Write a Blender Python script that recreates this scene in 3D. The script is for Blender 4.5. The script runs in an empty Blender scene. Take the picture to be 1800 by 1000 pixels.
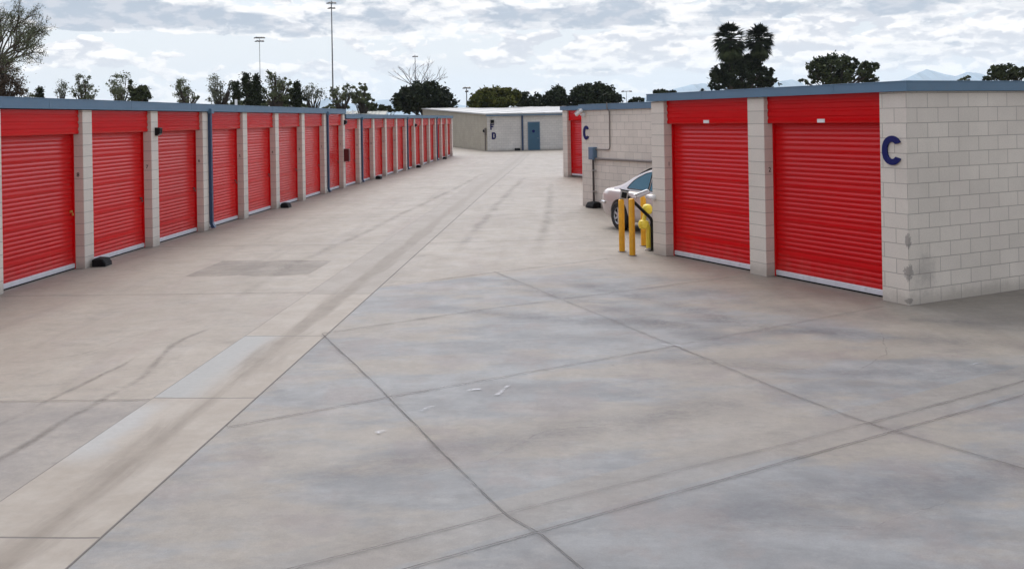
import bpy, bmesh, math, random
from mathutils import Vector, Matrix
R = math.radians
PI = math.pi
random.seed(7)
sc = bpy.context.scene
COL = sc.collection

# ---------------------------------------------------------------- camera facts (metres, camera above the origin, looking along +Y)
F, H, ROLL = 1690.0, 2.59, math.atan(0.0169)
cR, sR = math.cos(ROLL), math.sin(ROLL)
def uv(x, y):
    dx, dy = x - 900.0, y - 208.7
    return dx * cR - dy * sR, dx * sR + dy * cR
def at(x, y, Y):                       # the world point seen at a photo pixel, Y metres ahead
    u, v = uv(x, y)
    return Vector((u * Y / F, Y, H - v * Y / F))

# ---------------------------------------------------------------- node helper
class NT:
    def __init__(s, tree): s.t = tree
    def n(s, typ, ins=None, **props):
        nd = s.t.nodes.new(typ)
        for k, v in props.items(): setattr(nd, k, v)
        for k, v in (ins or {}).items():
            sock = nd.inputs[k]
            if isinstance(v, bpy.types.NodeSocket): s.t.links.new(v, sock)
            else: sock.default_value = v
        return nd
    def m(s, op, a, b=0.0, c=0.0, clamp=False):
        nd = s.n('ShaderNodeMath', operation=op, use_clamp=clamp)
        for i, v in enumerate((a, b, c)):
            if isinstance(v, bpy.types.NodeSocket): s.t.links.new(v, nd.inputs[i])
            else: nd.inputs[i].default_value = v
        return nd.outputs[0]
    def ss(s, v, a, b, lo=0.0, hi=1.0):       # smooth map range
        return s.n('ShaderNodeMapRange', {'Value': v, 'From Min': a, 'From Max': b, 'To Min': lo, 'To Max': hi}, interpolation_type='SMOOTHSTEP').outputs[0]
    def lin(s, v, a, b, lo=0.0, hi=1.0):
        return s.n('ShaderNodeMapRange', {'Value': v, 'From Min': a, 'From Max': b, 'To Min': lo, 'To Max': hi}).outputs[0]
    def mix(s, f, a, b, mode='MIX'):
        nd = s.n('ShaderNodeMix', data_type='RGBA', blend_type=mode)
        for k, v in ((0, f), (6, a), (7, b)):
            if isinstance(v, bpy.types.NodeSocket): s.t.links.new(v, nd.inputs[k])
            else: nd.inputs[k].default_value = v if k == 0 else (tuple(v) + (1,) if len(v) == 3 else v)
        return nd.outputs[2]
    def noise(s, vec, scale, detail=4.0, rough=0.55, dist=0.0, dim='3D'):
        ins = {'Scale': scale, 'Detail': detail, 'Roughness': rough, 'Distortion': dist}
        if vec is not None: ins['Vector'] = vec
        return s.n('ShaderNodeTexNoise', ins, noise_dimensions=dim).outputs[0]
    def xyz(s, vec):
        o = s.n('ShaderNodeSeparateXYZ', {0: vec}).outputs
        return o[0], o[1], o[2]
    def vec(s, x, y, z=0.0):
        return s.n('ShaderNodeCombineXYZ', {0: x, 1: y, 2: z}).outputs[0]

def new_mat(name):
    m = bpy.data.materials.new(name); m.use_nodes = True
    t = NT(m.node_tree); b = m.node_tree.nodes['Principled BSDF']
    return m, t, b
def link(t, a, b): t.t.links.new(a, b)

def paint(name, col, rough=0.5, metal=0.0, var=0.12, scale=3.0, dirt=0.0, coat=0.0, spec=0.5, bump=0.0):
    m, t, b = new_mat(name)
    co = t.n('ShaderNodeTexCoord').outputs['Object']
    nz = t.noise(co, scale, 6, 0.6)
    f = t.lin(nz, 0.25, 0.75, 1 - var, 1 + var)
    c = t.mix(1.0, col, t.vec(f, f, f), 'MULTIPLY')
    if dirt:
        d = t.ss(t.noise(co, scale * 2.7, 8, 0.7), 0.52, 0.75, 0, dirt)
        c = t.mix(d, c, (0.10, 0.085, 0.07))
    link(t, c, b.inputs['Base Color'])
    b.inputs['Roughness'].default_value = rough
    rr = t.lin(t.noise(co, scale * 4, 5, 0.6), 0.3, 0.7, max(rough - 0.08, 0.02), min(rough + 0.1, 1))
    link(t, rr, b.inputs['Roughness'])
    b.inputs['Metallic'].default_value = metal
    b.inputs['Coat Weight'].default_value = coat
    b.inputs['Specular IOR Level'].default_value = spec
    if bump:
        bp = t.n('ShaderNodeBump', {'Height': t.noise(co, 60, 3), 'Strength': bump, 'Distance': 0.01})
        link(t, bp.outputs[0], b.inputs['Normal'])
    return m

def block_mat(name, vert=True, base=(0.66, 0.592, 0.515), stain=False):
    m, t, b = new_mat(name)
    co = t.n('ShaderNodeTexCoord').outputs['Object']
    x, y, z = t.xyz(co)
    no = t.n('ShaderNodeTexCoord').outputs['Normal']
    nx, ny, nz = t.xyz(no)
    sel = t.m('GREATER_THAN', t.m('ABSOLUTE', nx), t.m('ABSOLUTE', ny))
    u = t.m('ADD', t.m('MULTIPLY', sel, y), t.m('MULTIPLY', t.m('SUBTRACT', 1.0, sel), x))
    if vert: uu = t.m('ADD', u, 40.64 * 0.4064 / 0.4064)
    else: uu = t.m('ADD', t.m('MULTIPLY', u, 0.001), 7.7)
    wob = t.m('MULTIPLY', t.m('SUBTRACT', t.noise(co, 2.0, 2), 0.5), 0.006)
    v = t.vec(uu, t.m('ADD', t.m('ADD', z, wob), 4.064), 0.0)
    br = t.n('ShaderNodeTexBrick', {'Vector': v, 'Color1': (0, 0, 0, 1), 'Color2': (1, 1, 1, 1), 'Mortar': (0.5, 0.5, 0.5, 1), 'Scale': 1.0,
             'Mortar Size': 0.0058, 'Mortar Smooth': 0.25, 'Bias': 0.0, 'Brick Width': 0.4064 if vert else 50.0, 'Row Height': 0.2032}, offset=0.5)
    tone = t.lin(t.xyz(br.outputs['Color'])[0], 0, 1, 0.945, 1.04)
    big = t.lin(t.noise(co, 0.8, 5, 0.6), 0.3, 0.7, 0.90, 1.08)
    fine = t.lin(t.noise(co, 45, 4, 0.7), 0.3, 0.7, 0.93, 1.07)
    f = t.m('MULTIPLY', t.m('MULTIPLY', tone, big), fine)
    c = t.mix(1.0, base, t.vec(f, f, f), 'MULTIPLY')
    c = t.mix(t.ss(t.noise(co, 1.3, 4), 0.45, 0.7, 0, 0.45), c, tuple(k * q for k, q in zip(base, (0.93, 0.91, 0.93))))
    # splash dirt on the first course, worn with a ragged edge
    low = t.m('MULTIPLY', t.ss(t.m('ADD', z, t.m('MULTIPLY', t.noise(co, 5, 5, 0.7), 0.25)), 0.34, 0.16), 0.38)
    c = t.mix(low, c, (0.20, 0.17, 0.135))
    if stain:
        # scrape and oil stain on the corner above the kerb
        dx = t.m('ADD', y, 0.32); dz = t.m('SUBTRACT', z, 0.42)
        e = t.m('ADD', t.m('MULTIPLY', t.m('MULTIPLY', dx, dx), 11.0), t.m('MULTIPLY', t.m('MULTIPLY', dz, dz), 5.0))
        e = t.m('ADD', e, t.m('MULTIPLY', t.noise(co, 6, 6, 0.75), 2.0))
        c = t.mix(t.ss(e, 1.75, 0.75, 0, 0.36), c, (0.17, 0.155, 0.145))
        r2 = t.m('ADD', t.m('MULTIPLY', x, x), t.m('MULTIPLY', y, y))
        for zc, hh, rr in ((0.44, 0.12, 0.0075), (0.86, 0.11, 0.0028), (0.06, 0.04, 0.006)):
            dz = t.m('DIVIDE', t.m('SUBTRACT', z, zc), hh)
            e = t.m('ADD', t.m('MULTIPLY', dz, dz), t.m('DIVIDE', r2, rr))
            e = t.m('ADD', e, t.m('MULTIPLY', t.m('SUBTRACT', t.noise(co, 16, 6, 0.8), 0.5), 5.5))
            c = t.mix(t.ss(e, 0.95, 0.60, 0, 0.62), c, (0.17, 0.15, 0.14))
    c = t.mix(t.m('MULTIPLY', br.outputs['Fac'], 0.58), c, (0.19, 0.165, 0.155))
    link(t, c, b.inputs['Base Color'])
    b.inputs['Roughness'].default_value = 0.9
    hgt = t.m('SUBTRACT', t.m('MULTIPLY', t.noise(co, 70, 5, 0.7), 0.25), t.m('MULTIPLY', br.outputs['Fac'], 1.0))
    bp = t.n('ShaderNodeBump', {'Height': hgt, 'Strength': 0.55, 'Distance': 0.006})
    link(t, bp.outputs[0], b.inputs['Normal'])
    return m

def leaf_mat(name, c1, c2, scale=0.9):
    m, t, b = new_mat(name)
    co = t.n('ShaderNodeTexCoord').outputs['Object']
    f = t.ss(t.noise(co, scale, 3), 0.35, 0.65)
    f2 = t.lin(t.noise(co, 9, 2), 0.3, 0.7, 0.7, 1.3)
    c = t.mix(f, c1, c2)
    c = t.mix(1.0, c, t.vec(f2, f2, f2), 'MULTIPLY')
    link(t, c, b.inputs['Base Color'])
    b.inputs['Roughness'].default_value = 0.75
    b.inputs['Specular IOR Level'].default_value = 0.15
    return m

def red_mat():
    m, t, b = new_mat('red_door_paint')
    co = t.n('ShaderNodeTexCoord').outputs['Object']; x, y, z = t.xyz(co)
    rnd = t.n('ShaderNodeObjectInfo').outputs['Random']
    f = t.m('MULTIPLY', t.lin(rnd, 0, 1, 0.90, 1.06), t.lin(t.noise(co, 0.9, 4, 0.55), 0.3, 0.7, 0.94, 1.05))
    c = t.mix(1.0, (0.60, 0.0012, 0.0030), t.vec(f, f, f), 'MULTIPLY')
    dust = t.m('MULTIPLY', t.ss(t.m('ADD', z, t.m('MULTIPLY', t.noise(t.n('ShaderNodeMapping', {'Vector': co, 'Scale': (3, 3, 0.6)}).outputs[0], 1.5, 5, 0.65), 0.7)), 0.75, 0.35), 0.16)
    c = t.mix(dust, c, (0.22, 0.15, 0.12))
    link(t, c, b.inputs['Base Color'])
    b.inputs['Roughness'].default_value = 0.21; b.inputs['Specular IOR Level'].default_value = 0.26
    return m
RED = red_mat()
BLUE = paint('slate_blue_metal', (0.088, 0.165, 0.245), 0.5, var=0.08, scale=2.0, dirt=0.12)
DBLUE = paint('navy_downspout_paint', (0.022, 0.048, 0.11), 0.45)
LBLUE = paint('grey_blue_box_paint', (0.10, 0.17, 0.25), 0.45, var=0.15, dirt=0.15)
DOORBLUE = paint('blue_steel_door_paint', (0.035, 0.105, 0.17), 0.45, dirt=0.1)
BAR = paint('aluminium_bottom_bar', (0.66, 0.65, 0.68), 0.38, metal=0.15, var=0.12, scale=5, dirt=0.25)
BLACK = paint('black_plastic', (0.006, 0.006, 0.007), 0.5, spec=0.2)
RUBBER = paint('black_rubber', (0.006, 0.006, 0.007), 0.8, var=0.2, spec=0.2)
NAVY = paint('navy_letter_paint', (0.003, 0.006, 0.09), 0.5, spec=0.25)
YEL = paint('yellow_bollard_paint', (0.76, 0.37, 0.012), 0.42, var=0.18, scale=5, dirt=0.42)
YEL2 = paint('lemon_yellow_pipe_paint', (0.78, 0.60, 0.05), 0.4, var=0.12, scale=6, dirt=0.2)
WHITE = paint('white_plastic', (0.72, 0.71, 0.70), 0.4, var=0.05)
WROOF = paint('white_coated_roof', (0.38, 0.375, 0.365), 0.6, var=0.08, scale=0.4)
GROOF = paint('grey_green_metal_roof', (0.19, 0.20, 0.17), 0.6, var=0.15, scale=0.6)
GREYROOF = paint('grey_roof_sheet', (0.30, 0.31, 0.33), 0.6, var=0.12, scale=0.6)
BRASS = paint('brass_lock', (0.65, 0.42, 0.10), 0.35, metal=0.8)
STEEL = paint('zinc_steel', (0.42, 0.41, 0.40), 0.4, metal=0.6)
BROWNPIPE = paint('dark_brown_conduit', (0.055, 0.042, 0.038), 0.5)
GREYPIPE = paint('grey_painted_conduit', (0.17, 0.145, 0.13), 0.6)
DRED = paint('dark_red_cabinet_paint', (0.10, 0.008, 0.008), 0.4)
POLE = paint('galvanised_pole', (0.16, 0.16, 0.17), 0.55, metal=0.3)
LAMPBLK = paint('dark_lamp_housing', (0.02, 0.02, 0.022), 0.5)
BLOCK = block_mat('concrete_block_wall')
BLOCKC = block_mat('concrete_block_stained_corner', stain=True)
BLOCKP = block_mat('concrete_block_pillar', vert=False)
BLOCKF = block_mat('far_block_wall', base=(0.66, 0.625, 0.58))
BLOCKT = block_mat('tan_block_wall', base=(0.34, 0.30, 0.235))

# ---------------------------------------------------------------- mesh builder
class MB:
    def __init__(s): s.v = []; s.f = []
    def add(s, vs, fs):
        o = len(s.v); s.v += [tuple(p) for p in vs]; s.f += [tuple(i + o for i in f) for f in fs]; return s
    def box(s, x0, x1, y0, y1, z0, z1):
        if x0 > x1: x0, x1 = x1, x0
        if y0 > y1: y0, y1 = y1, y0
        return s.add([(x0,y0,z0),(x1,y0,z0),(x1,y1,z0),(x0,y1,z0),(x0,y0,z1),(x1,y0,z1),(x1,y1,z1),(x0,y1,z1)],
                     [(0,3,2,1),(4,5,6,7),(0,1,5,4),(1,2,6,5),(2,3,7,6),(3,0,4,7)])
    def tube(s, pts, rad, n=12, cap=True):
        pts = [Vector(p) for p in pts]
        rads = rad if isinstance(rad, (list, tuple)) else [rad] * len(pts)
        rings = []
        up = None
        for i, p in enumerate(pts):
            a = pts[max(i - 1, 0)]; b = pts[min(i + 1, len(pts) - 1)]
            d = (b - a).normalized()
            if up is None:
                up = Vector((0, 0, 1)) if abs(d.z) < 0.9 else Vector((1, 0, 0))
            e1 = d.cross(up).normalized(); e2 = d.cross(e1).normalized(); up = -e2
            rings.append([p + (e1 * math.cos(2*PI*k/n) + e2 * math.sin(2*PI*k/n)) * rads[i] for k in range(n)])
        vs = [q for r in rings for q in r]; fs = []
        for i in range(len(rings) - 1):
            for k in range(n):
                k2 = (k + 1) % n
                fs.append((i*n+k, i*n+k2, (i+1)*n+k2, (i+1)*n+k))
        if cap:
            fs.append(tuple(range(n))[::-1]); fs.append(tuple((len(rings)-1)*n + k for k in range(n)))
        return s.add(vs, fs)
    def lathe(s, prof, c=(0,0,0), n=20, axis='Z', cap=True):
        vs = []; fs = []
        for (r, h) in prof:
            for k in range(n):
                a = 2*PI*k/n; x, y, z = r*math.cos(a), r*math.sin(a), h
                if axis == 'Y': x, y, z = x, z, y
                if axis == 'X': x, y, z = z, y, x
                vs.append((c[0]+x, c[1]+y, c[2]+z))
        for i in range(len(prof) - 1):
            for k in range(n):
                k2 = (k+1) % n; fs.append((i*n+k, i*n+k2, (i+1)*n+k2, (i+1)*n+k))
        if cap: fs.append(tuple(range(n))[::-1]); fs.append(tuple((len(prof)-1)*n+k for k in range(n)))
        return s.add(vs, fs)
    def prism(s, poly, y0, y1, plane='XZ'):          # poly in plane, thickness along the third axis
        n = len(poly)
        def P(a, b, h): return {'XZ': (a, h, b), 'YZ': (h, a, b), 'XY': (a, b, h)}[plane]
        vs = [P(a, b, y0) for a, b in poly] + [P(a, b, y1) for a, b in poly]
        fs = [tuple(range(n)), tuple(range(n, 2*n))[::-1]] + [(i, n+i, n+(i+1)%n, (i+1)%n) for i in range(n)]
        return s.add(vs, fs)
    def build(s, name, mat, parent=None, smooth=False, bevel=0.0, label=None, seg=2):
        me = bpy.data.meshes.new(name); me.from_pydata(s.v, [], s.f); me.update()
        bm = bmesh.new(); bm.from_mesh(me); bmesh.ops.recalc_face_normals(bm, faces=bm.faces); bm.to_mesh(me); bm.free()
        me.materials.append(mat)
        o = bpy.data.objects.new(name, me); COL.objects.link(o); o.parent = parent
        if smooth:
            for p in me.polygons: p.use_smooth = True
            try: me.set_sharp_from_angle(angle=R(40))
            except Exception: pass
        if bevel:
            md = o.modifiers.new('bevel', 'BEVEL'); md.width = bevel; md.segments = seg; md.limit_method = 'ANGLE'
        if label: o['label'] = label
        return o

def tag(o, label, cat, group=None, kind=None):
    if label: o['label'] = label
    if cat: o['category'] = cat
    if group: o['group'] = group
    if kind: o['kind'] = kind
    return o
def thing(name, label, cat, loc=(0,0,0), rz=0.0, group=None):
    o = bpy.data.objects.new(name, None); COL.objects.link(o)
    o.location = loc; o.rotation_euler = (0, 0, rz); o.empty_display_size = 0.2
    return tag(o, label, cat, group)
def kids(o): return [c for c in bpy.data.objects if c.parent == o]
def copy_tree(o, parent=None):
    c = o.copy(); COL.objects.link(c); c.parent = parent
    for ch in kids(o): copy_tree(ch, c)
    return c
def structure(o): o['kind'] = 'structure'; return o

def text_mesh(body, size, depth=0.004, offset=0.0):
    cu = bpy.data.curves.new('t', 'FONT'); cu.body = body; cu.size = size; cu.extrude = depth; cu.offset = offset
    cu.align_x = 'CENTER'; cu.align_y = 'CENTER'; cu.resolution_u = 4
    ob = bpy.data.objects.new('t', cu); COL.objects.link(ob)
    bpy.context.view_layer.update()
    me = bpy.data.meshes.new_from_object(ob.evaluated_get(bpy.context.evaluated_depsgraph_get()))
    bpy.data.objects.remove(ob); return me

# ================================================================ THE GROUND
def gz(Y):
    if Y < 37: return 0.0
    return -0.12 * min(1.0, (Y - 37) / 18.0)

def concrete_mat():
    m, t, b = new_mat('weathered_concrete_paving')
    co = t.n('ShaderNodeTexCoord').outputs['Object']
    x, y, z = t.xyz(co)
    n1 = t.noise(co, 0.35, 6, 0.6); n2 = t.noise(co, 1.7, 7, 0.65); n3 = t.noise(co, 14, 6, 0.7); n4 = t.noise(co, 90, 3, 0.7)
    # streaks dragged along the lane and across the apron
    rot = t.n('ShaderNodeMapping', {'Vector': co, 'Rotation': (0, 0, R(-31)), 'Scale': (0.6, 1.25, 1)}).outputs[0]
    st = t.noise(rot, 1.2, 7, 0.62, 0.6)
    rot2 = t.n('ShaderNodeMapping', {'Vector': co, 'Rotation': (0, 0, R(3.5)), 'Scale': (2.2, 0.22, 1)}).outputs[0]
    st2 = t.noise(rot2, 1.0, 6, 0.6, 0.4)
    beige = t.mix(t.ss(n1, 0.35, 0.65), (0.202, 0.172, 0.138), (0.240, 0.208, 0.170))
    beige = t.mix(t.ss(n2, 0.42, 0.7, 0, 0.5), beige, (0.184, 0.162, 0.137))
    beige = t.mix(t.ss(t.noise(rot2, 0.7, 5, 0.6), 0.5, 0.68, 0, 0.4), beige, (0.196, 0.156, 0.134))
    beige = t.mix(t.ss(st2, 0.5, 0.75, 0, 0.4), beige, (0.131, 0.111, 0.096))
    grey = t.mix(t.ss(st, 0.36, 0.64), (0.110, 0.112, 0.115), (0.168, 0.170, 0.171))
    grey = t.mix(t.ss(n2, 0.46, 0.66, 0, 0.5), grey, (0.174, 0.162, 0.155))
    grey = t.mix(t.ss(t.noise(rot, 0.55, 6, 0.62), 0.46, 0.58, 0, 0.85), grey, (0.192, 0.167, 0.138))
    grey = t.mix(t.ss(t.noise(co, 0.9, 6, 0.65), 0.50, 0.62, 0, 0.65), grey, (0.150, 0.128, 0.120))
    # which pour of concrete: grey apron lies right of the drain channel and this side of the far joint
    wob = t.m('MULTIPLY', t.m('SUBTRACT', n2, 0.5), 0.5)
    wob2 = t.m('MULTIPLY', t.m('SUBTRACT', n1, 0.5), 2.6)
    chan = t.m('SUBTRACT', x, t.m('MULTIPLY_ADD', y, 0.0585, -2.98))
    dB0 = t.m('SUBTRACT', t.m('MULTIPLY_ADD', x, 0.60, 16.26), y)
    front = t.m('ADD', t.m('MULTIPLY', x, 0.8937), t.m('MULTIPLY', y, 0.4485))       # metres towards building C
    a1 = t.ss(chan, -0.02, 0.02)
    a2 = t.ss(t.m('ADD', dB0, t.m('MULTIPLY', wob, 0.15)), -0.03, 0.12)
    a3 = t.ss(t.m('ADD', front, wob2), 9.9, 8.6)
    farR = t.ss(t.m('ADD', t.m('ADD', y, wob2), t.m('MULTIPLY', x, -0.3)), 9.0, 7.4)
    a3 = t.m('MAXIMUM', a3, farR)
    am = t.m('MULTIPLY', t.m('MULTIPLY', a1, a2), a3)
    c = t.mix(am, beige, grey)
    # lower left pour is greyer
    ll = t.m('MULTIPLY', t.ss(y, 9.07, 9.03), t.m('SUBTRACT', 1.0, a1))
    c = t.mix(t.m('MULTIPLY', ll, t.ss(n2, 0.3, 0.7, 0.3, 0.8)), c, (0.147, 0.134, 0.126))
    # the pale hand-finished strip between two joints: distance to its centre line
    g_ = t.m('SUBTRACT', t.m('MULTIPLY', t.m('ADD', x, 2.6), math.cos(R(58.7))), t.m('MULTIPLY', t.m('SUBTRACT', y, 4.75), math.sin(R(58.7))))
    strip = t.m('MULTIPLY', t.ss(t.m('ABSOLUTE', g_), 0.26, 0.235), a1)
    c = t.mix(t.m('MULTIPLY', strip, t.ss(n1, 0.3, 0.65, 0.35, 0.85)), c, (0.167, 0.149, 0.130))
    c = t.mix(t.ss(t.noise(co, 2.3, 9, 0.78), 0.61, 0.80, 0, 0.6), c, (0.139, 0.126, 0.122))
    c = t.mix(t.ss(t.noise(rot, 3.3, 8, 0.7), 0.62, 0.80, 0, 0.5), c, (0.246, 0.243, 0.248))
    c = t.mix(t.ss(t.noise(co, 6.5, 2, 0.5), 0.775, 0.80, 0, 0.75), c, (0.07, 0.06, 0.055))
    n5 = t.noise(co, 4.5, 7, 0.72)
    crisp = t.noise(co, 1.1, 11, 0.80)
    c = t.mix(t.ss(crisp, 0.53, 0.565, 0, 0.16), c, (0.24, 0.225, 0.205)); c = t.mix(t.ss(t.noise(rot, 1.9, 11, 0.82), 0.53, 0.57, 0, 0.20), c, (0.095, 0.086, 0.080))
    gg = t.m('MULTIPLY', t.lin(n3, 0.25, 0.75, 0.90, 1.10), t.lin(n4, 0.25, 0.75, 0.88, 1.12))
    gg = t.m('MULTIPLY', gg, t.m('MULTIPLY', t.lin(n5, 0.3, 0.7, 0.90, 1.10), t.lin(n2, 0.3, 0.7, 0.91, 1.09)))
    c = t.mix(t.ss(t.noise(co, 38, 2, 0.5), 0.70, 0.78, 0, 0.45), c, (0.09, 0.08, 0.075))
    c = t.mix(1.0, c, t.vec(gg, gg, gg), 'MULTIPLY')
    link(t, c, b.inputs['Base Color'])
    link(t, t.lin(n2, 0.3, 0.7, 0.52, 0.74), b.inputs['Roughness'])
    b.inputs['Specular IOR Level'].default_value = 0.4
    hh = t.m('ADD', t.m('MULTIPLY', n4, 0.35), t.m('MULTIPLY', n3, 0.4))
    bp = t.n('ShaderNodeBump', {'Height': hh, 'Strength': 0.35, 'Distance': 0.008})
    link(t, bp.outputs[0], b.inputs['Normal'])
    return m

def overlay_mat(name, col, core, edge, strength, nscale=1.6, lo=0.3, hi=0.7, fine=14.0, endfade=True):
    """stain or groove that thins out into the slab: opacity from the distance across the mark and broken up by noise"""
    m, t, b = new_mat(name)
    co = t.n('ShaderNodeTexCoord').outputs['Object']
    u, v, _ = t.xyz(t.n('ShaderNodeUVMap').outputs[0])           # u along 0..1, v across -1..1
    n = t.noise(co, nscale, 6, 0.65); nf = t.noise(co, fine, 5, 0.7)
    vv = t.m('ABSOLUTE', t.m('ADD', v, t.m('MULTIPLY', t.m('SUBTRACT', n, 0.5), 0.35)))
    a = t.ss(vv, edge, core)
    a = t.m('MULTIPLY', a, t.ss(t.m('ADD', t.m('MULTIPLY', n, 0.6), t.m('MULTIPLY', nf, 0.4)), lo, hi))
    if endfade: a = t.m('MULTIPLY', a, t.m('MULTIPLY', t.ss(u, 0.0, 0.15), t.ss(u, 1.0, 0.85)))
    a = t.m('MULTIPLY', a, strength, clamp=True)
    b.inputs['Base Color'].default_value = col + (1,); b.inputs['Roughness'].default_value = 0.75
    link(t, a, b.inputs['Alpha'])
    return m
def ribbons(name, lines, mat, z, step=0.35, wob=0.0, seed=1):
    rng = random.Random(seed); vs = []; fs = []; uvs = []
    for ln in lines:
        pts, hw = ln[0], ln[1]
        P = [Vector(p) for p in pts]; L = [0.0]
        for a_, b_ in zip(P[:-1], P[1:]): L.append(L[-1] + (b_-a_).length)
        tot = L[-1]; n = max(2, int(tot/step) + 1); off = 0.0; row = []
        for i in range(n + 1):
            d_ = tot*i/n; k = max(j for j in range(len(L)) if L[j] <= d_ + 1e-9); k = min(k, len(P)-2)
            f = (d_ - L[k])/(L[k+1]-L[k]); q = P[k].lerp(P[k+1], f); dr = (P[k+1]-P[k]).normalized(); nn = Vector((-dr.y, dr.x))
            off = off*0.7 + rng.uniform(-wob, wob) if 0 < i < n else 0.0
            q = q + nn*off; w_ = hw*(1 + rng.uniform(-.12,.12))
            o = len(vs)
            for sg in (-1, 1):
                r_ = q + nn*sg*w_; vs.append((r_.x, r_.y, gz(r_.y) + z)); uvs.append((i/n, sg))
            if i: fs.append((o-2, o-1, o+1, o))
    me = bpy.data.meshes.new(name); me.from_pydata(vs, [], fs); me.update()
    ul = me.uv_layers.new(name='UVMap')
    for lp in me.loops: ul.data[lp.index].uv = uvs[lp.vertex_index]
    me.materials.append(mat); o = bpy.data.objects.new(name, me); COL.objects.link(o); return structure(o)

def channel_mat():
    m, t, b = new_mat('drain_channel_concrete')
    co = t.n('ShaderNodeTexCoord').outputs['Object']
    x, y, z = t.xyz(co)                                   # x across (0..1), y along the lane
    n2 = t.noise(co, 1.6, 7, 0.62); n3 = t.noise(co, 13, 6, 0.7)
    st = t.noise(t.n('ShaderNodeMapping', {'Vector': co, 'Scale': (2.4, 0.35, 1)}).outputs[0], 1.0, 6, 0.6, 0.5)
    c = t.mix(t.ss(n2, 0.35, 0.65), (0.216, 0.184, 0.149), (0.259, 0.228, 0.192))
    cool = t.m('MULTIPLY', t.m('MULTIPLY', t.ss(y, 9.10, 9.16), t.ss(y, 11.75, 11.69)), t.ss(t.m('ADD', x, t.m('MULTIPLY', n2, 0.3)), 0.75, 0.35))
    c = t.mix(t.m('MULTIPLY', cool, 0.85), c, (0.227, 0.232, 0.227))
    pale = t.m('MULTIPLY', t.ss(t.m('ABSOLUTE', t.m('SUBTRACT', y, 8.2)), 1.0, 0.4), t.ss(t.m('ADD', x, t.m('MULTIPLY', n2, 0.5)), 0.62, 0.35))
    c = t.mix(t.m('MULTIPLY', pale, 0.8), c, (0.271, 0.271, 0.265))
    far = t.ss(y, 14.45, 14.55, 0, 0.6)
    c = t.mix(t.ss(y, 14.45, 14.55, 0, 0.8), c, t.mix(t.ss(n2, .35, .65), (0.184, 0.160, 0.135), (0.214, 0.190, 0.163)))
    mid = t.ss(t.m('ADD', t.m('ABSOLUTE', t.m('SUBTRACT', x, 0.58)), t.m('MULTIPLY', t.m('SUBTRACT', st, 0.5), 0.62)), 0.21, 0.03)
    c = t.mix(t.m('MULTIPLY', mid, t.m('MULTIPLY', t.ss(n2, 0.25, 0.66, 0.30, 0.9), t.ss(y, 40, 11, 0.35, 1.0))), c, (0.120, 0.094, 0.070))
    c = t.mix(t.ss(t.noise(co, 6.0, 2, 0.5), 0.74, 0.78, 0, 0.7), c, (0.10, 0.09, 0.08))
    g = t.lin(n3, 0.25, 0.75, 0.92, 1.08); c = t.mix(1.0, c, t.vec(g, g, g), 'MULTIPLY')
    j = t.ss(t.m('MINIMUM', t.m('ABSOLUTE', t.m('SUBTRACT', x, 0.0)), t.m('ABSOLUTE', t.m('SUBTRACT', x, 1.0))), 0.013, 0.006)
    for yj in (6.1, 9.12, 11.70, 14.5, 20.2, 25.8, 31.4, 37.0, 42.6, 48.2):
        w = 0.009
        j = t.m('MAXIMUM', j, t.ss(t.m('ABSOLUTE', t.m('SUBTRACT', t.m('ADD', y, t.m('MULTIPLY', n2, 0.03)), yj + 0.015)), w + 0.006, w - 0.003))
    c = t.mix(t.m('MULTIPLY', j, 0.85), c, (0.07, 0.06, 0.055))
    link(t, c, b.inputs['Base Color']); b.inputs['Roughness'].default_value = 0.7
    hh = t.m('SUBTRACT', t.m('MULTIPLY', t.noise(co, 80, 3), 0.3), j)
    link(t, t.n('ShaderNodeBump', {'Height': hh, 'Strength': 0.4, 'Distance': 0.008}).outputs[0], b.inputs['Normal'])
    return m

def strip_sheet(name, xs, ys, zoff, mat, zf=gz):
    mb = MB(); vs = [(x, y, zf(y) + zoff) for y in ys for x in xs]; nx = len(xs)
    fs = [(j*nx+i, j*nx+i+1, (j+1)*nx+i+1, (j+1)*nx+i) for j in range(len(ys)-1) for i in range(nx-1)]
    mb.add(vs, fs); return structure(mb.build(name, mat))
dirt = paint('dry_earth', (0.17, 0.14, 0.10), 0.9, var=0.3, scale=0.05)
strip_sheet('ground', [-13000, -300, -45, 45, 300, 13000], [-40, 0, 37, 46, 55, 150, 600, 13000], -0.05, dirt)
strip_sheet('concrete_yard', [-40, -10, 0, 10, 40], [-12, 0, 10, 20, 37, 40, 43, 46, 49, 52, 55, 75, 118], 0.0, concrete_mat())
J = []
for yj in (3.45, 9.05, 14.6, 20.2, 25.8, 31.4, 37.0, 42.6, 48.2):
    xc = -3.98 + 0.0585*yj
    J.append(([(-9.3 if yj > 9 else -6, yj + 0.12), (xc, yj)], 0.022 if yj < 16 else 0.03))
    if yj > 17: J.append(([(xc + 1.0, yj), (xc + 8.0, yj + 0.5)], 0.03))
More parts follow.
